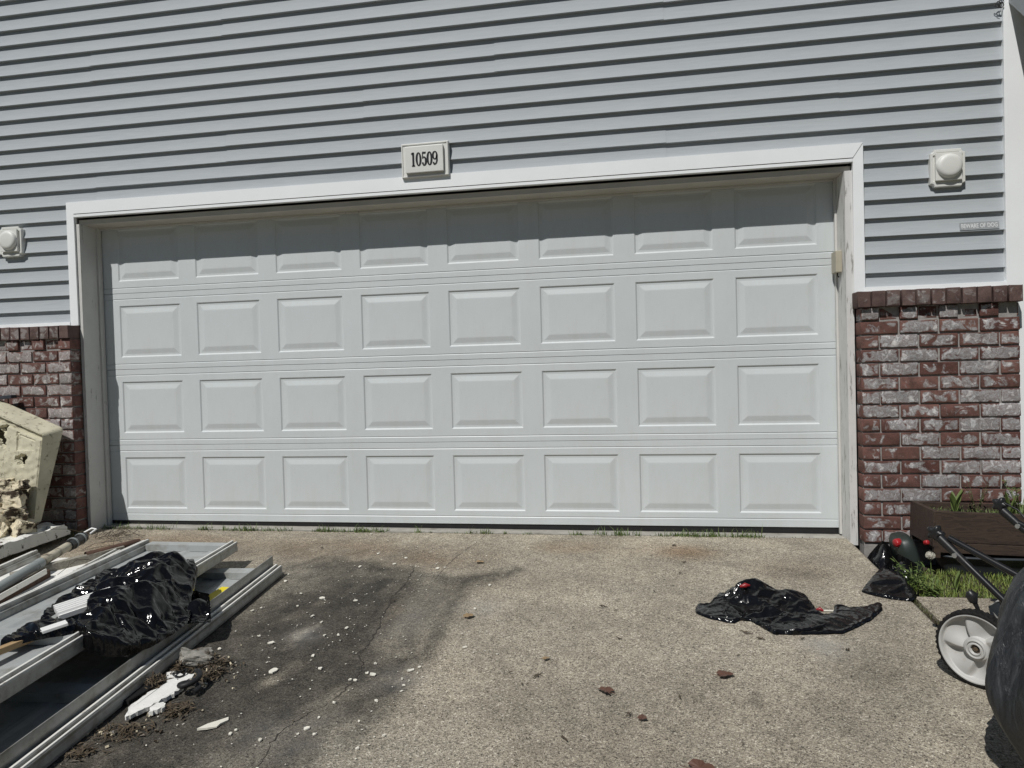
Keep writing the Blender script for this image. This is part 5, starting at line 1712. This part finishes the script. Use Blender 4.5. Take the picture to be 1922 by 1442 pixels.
def stalky(loc, label, h, n, r, leaves=True, mat_=WEED):
    T = empty('stalky_weed', loc, label=label, cat='plant')
    b = MB(); lv = MB()
    for i in range(n):
        az = random.uniform(0, 6.28); ln = random.uniform(0.2, 0.55)
        hh = h * random.uniform(0.6, 1.0)
        pts = [Vector((0.012 * math.cos(az) + ln * hh * t * t * math.cos(az), 0.012 * math.sin(az) + ln * hh * t * t * math.sin(az), hh * t)) for t in (0, 0.25, 0.5, 0.75, 1.0)]
        b.tube(pts, [r, r, r * 0.8, r * 0.6, r * 0.4], 5)
        if leaves:
            for k in range(9):
                t = random.uniform(0.15, 1.0)
                p = pts[0].lerp(pts[-1], t)
                vs, fs = leaf_mesh(random.uniform(0.018, 0.034), 0.009, -0.1)
                M = Matrix.Translation(p) @ Matrix.Rotation(random.uniform(0, 6.28), 4, 'Z') @ Matrix.Rotation(random.uniform(-0.9, 0.2), 4, 'Y')
                lv.add([M @ Vector(v) for v in vs], fs)
    b.build('stems', WEEDD if not leaves else mat_, T)
    if lv.v: tag(lv.build('leaves', mat_, T, fix=False), kind='stuff')
stalky((2.985, -0.42, 0.165), 'thin bare stalks rising from the middle of the planter', 0.19, 6, 0.0022, True, WEEDD)
stalky((2.52, -0.86, -0.115), 'bushy small leaved weed between the black bag and the lawn strip', 0.17, 14, 0.002)
stalky((2.55, -0.98, -0.10), 'low leafy weed at the corner of the concrete pad', 0.09, 12, 0.0018)
stalky((3.20, -0.40, 0.15), 'tall leafy weed behind the mower handle in the planter', 0.19, 7, 0.002)
T = empty('dandelion', (2.615, -0.80, -0.11), label='dandelion clock with a round grey seed head in front of the planter', cat='plant')
MB().tube([(0, 0, 0), (0.004, 0.002, 0.08), (0.0, 0.0, 0.155)], 0.0018, 6).build('stem', WEED, T)
b = MB()
for i in range(340):
    v = Vector((random.gauss(0, 1), random.gauss(0, 1), random.gauss(0, 1))).normalized()
    sdv = v.orthogonal().normalized() * 0.0016
    c = Vector((0, 0, 0.160))
    b.add([c + v * 0.004, c + v * 0.021 - sdv, c + v * 0.021 + sdv], [(0, 1, 2)])
b.lathe([(0.0, -0.018), (0.010, -0.015), (0.017, -0.006), (0.018, 0.003), (0.013, 0.013), (0.0, 0.018)], 16, Matrix.Translation((0, 0, 0.160)))
b.build('seed_head', FLUFF, T, fix=False)

# ------------------------------------------------------------------ litter on the concrete
def flat_piece(pts, th=0.0025, jitter=0.002, bow=0.003):
    n = len(pts)
    cx = sum(p[0] for p in pts) / n; cy = sum(p[1] for p in pts) / n
    top = [(p[0] - cx, p[1] - cy, th + random.uniform(0, bow)) for p in pts]
    bot = [(p[0] - cx, p[1] - cy, 0.0) for p in pts]
    fs = [tuple(range(n)), tuple(range(n, 2 * n))[::-1]] + [(i, n + i, n + (i + 1) % n, (i + 1) % n) for i in range(n)]
    return MB().add(top + bot, fs), cx, cy
def ragged(cx, cy, r, asp=0.6, ang=0.0, n=9):
    pts = []
    for i in range(n):
        a = 2 * math.pi * i / n
        rr = r * random.uniform(0.6, 1.1)
        x, y = rr * math.cos(a), rr * asp * math.sin(a)
        pts.append((cx + x * math.cos(ang) - y * math.sin(ang), cy + x * math.sin(ang) + y * math.cos(ang)))
    return pts
CHIPS = [(-0.28, -1.258, 0.0328), (-0.229, -1.475, 0.0205), (-0.157, -1.536, 0.0147), (-0.144, -1.989, 0.0409), (-0.279, -1.756, 0.0278), (-0.546, -1.433, 0.0164), (-0.522, -1.398, 0.0115), (-0.356, -1.363, 0.0098), (-0.416, -1.203, 0.0147), (-0.102, -1.275, 0.0213), (-0.081, -1.666, 0.0147), (-0.025, -1.657, 0.0147), (-0.017, -1.586, 0.018), (-0.046, -1.854, 0.018), (0.031, -1.954, 0.018), (0.19, -2.189, 0.0131), (0.18, -2.288, 0.0098), (0.169, -2.354, 0.0213), (0.154, -2.387, 0.0082), (0.21, -2.381, 0.0131), (0.23, -1.894, 0.0147), (0.25, -1.979, 0.0295), (0.226, -1.972, 0.0147), (0.201, -2.03, 0.018), (0.182, -2.028, 0.0115), (0.383, -1.935, 0.0246), (0.409, -1.906, 0.0131), (0.373, -2.003, 0.0115), (0.393, -2.048, 0.0115), (0.403, -2.014, 0.0066), (0.417, -1.957, 0.0066), (0.398, -2.09, 0.0082), (0.334, -2.162, 0.0131), (0.323, -2.295, 0.0082), (0.434, -2.365, 0.0115), (0.375, -2.442, 0.0115), (0.494, -1.328, 0.0164), (0.541, -1.723, 0.0197), (0.503, -1.024, 0.0164), (0.204, -0.774, 0.0147), (0.169, -0.794, 0.0229), (-0.064, -0.629, 0.018), (-0.095, -0.732, 0.0246), (-0.255, -0.557, 0.0213), (-0.273, -0.792, 0.0213), (-0.146, -0.308, 0.0098), (0.391, -0.564, 0.0082), (-0.465, -1.832, 0.0164), (-0.364, -1.696, 0.0115), (-0.495, -1.661, 0.0098), (-0.065, -2.411, 0.0115), (-0.06, -2.387, 0.0098), (0.05, -2.432, 0.0147), (-0.583, -1.042, 0.0246), (-0.619, -0.938, 0.0115), (-0.446, -0.168, 0.0131), (-0.825, -0.088, 0.0115), (0.609, -0.424, 0.0066), (0.677, -2.266, 0.0066), (0.684, -1.771, 0.0082)]
for (x, y, w) in CHIPS:
    b, cx, cy = flat_piece(ragged(x, y, w * 0.62, 0.75, random.uniform(0, 3.1), 8), 0.002, 0, 0.004)
    o = b.build('paint_flake', FLAKE); o.location = (cx, cy, gz(cy) + 0.003)
    tag(o, 'small white paint flake lying on the concrete driveway', 'paint flake', 'white paint flakes scattered over the driveway')
b, cx, cy = flat_piece([(-0.186, -2.405), (-0.170, -2.372), (-0.150, -2.350), (-0.128, -2.318), (-0.118, -2.335), (-0.130, -2.362), (-0.132, -2.380), (-0.155, -2.395)], 0.004, 0, 0.004)
o = b.build('foam_flake', FLAKE); o.location = (cx, cy, gz(cy) + 0.003)
tag(o, 'large cream flake lying alone on the dark concrete at lower left', 'flake')
# tiny specks of paint and grit
mb = MB(); dk = MB()
for i in range(420):
    x = random.gauss(-0.05, 0.36); y = random.uniform(-2.7, -0.3)
    if x < -0.62 or x > 0.8: continue
    p = ragged(x, y, random.uniform(0.002, 0.0055), 0.7, random.uniform(0, 3), 5)
    mb.add([(q[0], q[1], gz(q[1]) + 0.0062) for q in p], [tuple(range(5))])
tag(mb.build('paint_specks', FLAKE), kind='stuff')
for i in range(520):
    x = random.uniform(-0.3, 2.35); y = random.uniform(-2.6, -0.2)
    p = ragged(x, y, random.uniform(0.002, 0.006), random.uniform(0.15, 0.6), random.uniform(0, 3), 6)
    dk.add([(q[0], q[1], gz(q[1]) + 0.0060 + random.uniform(0, 0.002)) for q in p], [tuple(range(6))])
tag(dk.build('dark_grit', DEBRIS), kind='stuff')
# leaves
def dead_leaf(x, y, r, rz, m, label, torn=0.3):
    n = 26; vs = [(0, 0, 0.006)]; fs = []
    for i in range(n):
        a = 2 * math.pi * i / n
        rr = r * (0.72 + 0.28 * abs(math.cos(1.5 * a)) + random.uniform(-torn, torn) * 0.35)
        if abs(a - math.pi) < 0.35: rr *= 0.72
        vs.append((rr * 1.15 * math.cos(a), rr * 0.85 * math.sin(a), 0.004 + 0.35 * r * abs(math.sin(a)) * random.uniform(0.4, 1.0)))
    for i in range(n): fs.append((0, 1 + i, 1 + (i + 1) % n))
    mb = MB().add(vs, fs)
    mb.tube([(r * 0.2, 0, 0.006), (-r * 0.9, 0.0, 0.005), (-r * 1.5, r * 0.15, 0.008)], 0.0011, 5)
    o = mb.build('dead_leaf', m, None, fix=False); o.location = (x, y, gz(y) + 0.004); o.rotation_euler = (0, 0, rz)
    return tag(o, label, 'leaf', 'dead leaves on the driveway')
dead_leaf(1.53, -1.868, 0.030, 0.3, LEAFB, 'reddish brown dead leaf farthest right on the open concrete')
dead_leaf(1.114, -2.023, 0.028, 2.6, LEAFB, 'reddish brown dead leaf in the centre of the near driveway', 0.5)
dead_leaf(1.237, -2.184, 0.018, 1.2, LEAFB, 'small curled brown leaf between two larger leaves', 0.6)
dead_leaf(1.394, -2.432, 0.036, 0.1, LEAFB, 'dark brown leaf at the bottom edge of the picture')
dead_leaf(0.488, -1.424, 0.026, 0.9, LEAFT, 'tan dead leaf beside the edge of the dark stain')
dead_leaf(0.377, -0.687, 0.022, 0.0, LEAFT, 'pale tan dead leaf near the garage door threshold')
dead_leaf(0.879, -1.80, 0.014, 0.5, LEAFT, 'tiny yellow leaf on the pale concrete')
# twig bits and clumps of debris
mb = MB()
for (x, y) in [(1.472, -0.62), (1.445, -0.789), (1.141, -1.311), (1.158, -1.585), (1.67, -1.49), (1.704, -1.537), (0.856, -1.929), (0.835, -2.0), (1.193, -2.166), (1.371, -2.029), (1.0, -2.323), (1.876, -1.532), (2.012, -1.614), (0.765, -1.918), (1.069, -1.256), (1.44, -0.31), (1.797, -0.391), (0.088, -1.267), (-0.643, -0.472), (1.3, -1.05), (0.95, -1.5), (1.6, -1.7)]:
    a = random.uniform(0, 3.1); L = random.uniform(0.015, 0.035)
    for k in range(random.choice((1, 2, 3))):
        a2 = a + random.uniform(-0.8, 0.8)
        ox, oy = random.gauss(0, 0.006), random.gauss(0, 0.006)
        pts = []
        for t in (-1, -0.3, 0.4, 1):
            xx = x + ox + L * 0.5 * t * math.cos(a2) + random.gauss(0, 0.002); yy = y + oy + L * 0.5 * t * math.sin(a2) + random.gauss(0, 0.002)
            pts.append((xx, yy, gz(yy) + 0.006 + random.uniform(0, 0.003)))
        mb.tube(pts, [0.0012, 0.0022, 0.0018, 0.0008], 5)
tag(mb.build('twig_debris', DEBRIS), kind='stuff')

# torn white sheet and heap beside the lowest section
SHEET = [(-0.462, -2.387), (-0.488, -2.335), (-0.504, -2.248), (-0.496, -2.211), (-0.485, -2.178), (-0.48, -2.139), (-0.506, -2.102), (-0.545, -2.062), (-0.535, -2.035), (-0.51, -2.04), (-0.469, -2.081), (-0.467, -2.058), (-0.432, -2.055), (-0.419, -2.088), (-0.429, -2.117), (-0.404, -2.159), (-0.405, -2.191), (-0.403, -2.227), (-0.417, -2.279), (-0.424, -2.309), (-0.432, -2.343), (-0.444, -2.381)]
def torn_sheet(pts, name, label, h=0.012):
    n = len(pts); out = []
    for i in range(n):
        a = Vector(pts[i]); c = Vector(pts[(i + 1) % n])
        for k in range(3):
            q = a.lerp(c, k / 3)
            out.append((q.x + random.gauss(0, 0.003), q.y + random.gauss(0, 0.003)))
    b, cx, cy = flat_piece(out, h, 0, 0.004)
    o = b.build(name, FOAMW); o.location = (cx, cy, gz(cy) + 0.004)
    return tag(o, label, 'foam sheet')
torn_sheet(SHEET, 'torn_foam_sheet', 'long torn white foam sheet lying along the lowest door section')
torn_sheet([(-0.403, -2.34), (-0.418, -2.309), (-0.419, -2.285), (-0.398, -2.272), (-0.371, -2.304), (-0.388, -2.325)], 'torn_foam_sheet', 'small cream foam scrap beside the long torn sheet', 0.014)
mb = MB()
for (cx, cy, rx, ry, n, hh) in ((-0.535, -2.15, 0.035, 0.06, 150, 0.035), (-0.44, -1.965, 0.10, 0.045, 260, 0.03), (-0.36, -2.05, 0.04, 0.06, 120, 0.02), (-0.33, -2.30, 0.05, 0.05, 140, 0.012), (-0.42, -2.44, 0.09, 0.05, 130, 0.008), (-0.50, -2.03, 0.04, 0.04, 90, 0.03), (-0.48, -2.55, 0.06, 0.07, 70, 0.006)):
    for i in range(n):
        x = random.gauss(cx, rx * 0.5); y = random.gauss(cy, ry * 0.5)
        a = random.uniform(0, 3.1); L = random.uniform(0.008, 0.028)
        z = gz(y) + 0.004 + hh * math.exp(-((x - cx) / rx) ** 2 - ((y - cy) / ry) ** 2) * random.random() * 1.3
        p0 = Vector((x - L * math.cos(a), y - L * math.sin(a), z)); p1 = Vector((x + L * math.cos(a), y + L * math.sin(a), z + random.uniform(-0.003, 0.01)))
        w = Vector((-math.sin(a), math.cos(a), random.uniform(-0.4, 0.4))) * random.uniform(0.0008, 0.005)
        mid = (p0 + p1) / 2 + Vector((random.gauss(0, 0.003), random.gauss(0, 0.003), 0.003))
        mb.add([p0, mid - w, p1, mid + w], [(0, 1, 2, 3)])
tag(mb.build('fibrous_debris', DUFF), kind='stuff')
mb = MB()
for i in range(46):
    x = random.gauss(-0.40, 0.07); y = random.gauss(-2.03, 0.08)
    M = Matrix.Translation((x, y, gz(y) + 0.012)) @ Euler((random.uniform(0, 6), random.uniform(0, 6), random.uniform(0, 6))).to_matrix().to_4x4()
    s = random.uniform(0.002, 0.006)
    mb.box(-s, -s * 0.7, -s * 0.5, s, s * 0.7, s * 0.5, M)
for i in range(30):
    x = random.gauss(-0.42, 0.08); y = random.gauss(-2.40, 0.09)
    M = Matrix.Translation((x, y, gz(y) + 0.006)) @ Euler((random.uniform(0, 6), random.uniform(0, 6), random.uniform(0, 6))).to_matrix().to_4x4()
    s = random.uniform(0.002, 0.006)
    mb.box(-s, -s * 0.7, -s * 0.5, s, s * 0.7, s * 0.5, M)
tag(mb.build('foam_crumbs', FOAMC), kind='stuff')
# grey cloth-like lump at the head of the heap
o = link('grey_insulation_lump', rough_chunk(0.11, 0.07, 0.055, 44, 9, 0.35, 0.6), simple('grey_insulation', (0.26, 0.25, 0.22), 0.95, 0.3, 30, 1.0, 60, dirt=(0.07, 0.055, 0.04), dirt_scale=18, dirt_lo=0.5, dirt_hi=0.62))
o.location = (-0.475, -1.975, gz(-1.975) + 0.028); o.rotation_euler = (0.1, 0.2, 0.5)
tag(o, 'grey fibrous insulation lump at the head of the debris by the lowest section', 'insulation')
# coiled rubber strip
T = empty('rubber_coil', (-0.375, -2.165, gz(-2.165) + 0.006), label='black rubber strip coiled on the end of the torn foam sheet', cat='rubber strip')
b = MB()
pts = []
for i in range(34):
    t = i / 33
    a = -0.5 + t * 9.2
    r = 0.036 - 0.016 * t
    pts.append((0.010 + r * math.cos(a), -0.020 + 0.05 * (t > 0.55) * (t - 0.55) * 2.2 + r * 0.95 * math.sin(a), 0.012 + 0.045 * t))
b.tube(pts, [0.010] * 30 + [0.009, 0.008, 0.007, 0.006], 9)
b.build('strip', RUBBER, T)
b = MB()
pts = [(-0.474 + 0.019 * math.cos(i * 0.42), -2.075 + 0.032 * math.sin(i * 0.42), gz(-2.075) + 0.022 + 0.006 * math.sin(i * 0.8)) for i in range(16)]
b.tube(pts, 0.0035, 8)
tag(b.build('wire_ring', BLACKP), 'thin black rubber ring lying on the torn foam sheet', 'ring')
b = MB()
for i in range(18):
    t = i / 17
    c = Vector((-0.525, -2.17, gz(-2.17) + 0.014)).lerp(Vector((-0.548, -2.285, gz(-2.285) + 0.014)), t)
    M = Matrix.Translation(c) @ Matrix.Rotation(R(12), 4, 'Z')
    b.box(-0.020, -0.0018, -0.009, 0.020, 0.0018, 0.009, M)
b.tube([(-0.523, -2.165, gz(-2.165) + 0.012), (-0.550, -2.29, gz(-2.29) + 0.012)], 0.008, 8)
tag(b.build('ribbed_strip', RUBBER), 'black ribbed plastic strip under the edge of the lowest section', 'strip')
b = MB()
for a0, b0 in (((-1.72, -1.28, 0.0), (-1.83, -1.05, 0.012)), ((-1.66, -1.12, 0.03), (-1.70, -1.22, 0.035)), ((-2.05, -0.55, 0.0), (-2.25, -0.75, 0.11)), ((-2.0, -0.5, -0.02), (-1.9, -0.9, 0.03)), ((-2.1, -0.42, 0.0), (-1.95, -0.60, -0.03))):
    a_ = Vector(a0); c_ = Vector(b0)
    b.tube([a_, a_.lerp(c_, 0.35) + Vector((0.02, 0.01, 0.012)), a_.lerp(c_, 0.7) + Vector((-0.01, 0.02, 0.015)), c_], 0.0014, 5)
for i in range(40):
    x = random.gauss(-2.22, 0.12); y = random.gauss(-0.36, 0.05); a = random.uniform(-0.4, 1.2); L = random.uniform(0.05, 0.16)
    b.tube([(x, y, -0.03), (x + L * 0.5 * math.cos(a), y + L * 0.3 * math.sin(a), -0.02 + random.uniform(0, 0.05)), (x + L * math.cos(a), y + L * 0.5 * math.sin(a), -0.035 + random.uniform(0, 0.05))], 0.0016, 4)
tag(b.build('dry_twigs', DEBRIS), kind='stuff')
o = link('plastic_scrap', rough_chunk(0.06, 0.035, 0.02, 61, 7, 0.35, 0.5), simple('grey_scrap_plastic', (0.16, 0.16, 0.17), 0.5, 0.3, 20, 0.3, 60))
o.location = (-0.40, -2.70, gz(-2.70) + 0.010)
tag(o, 'crumpled grey scrap at the bottom left edge of the concrete', 'scrap')
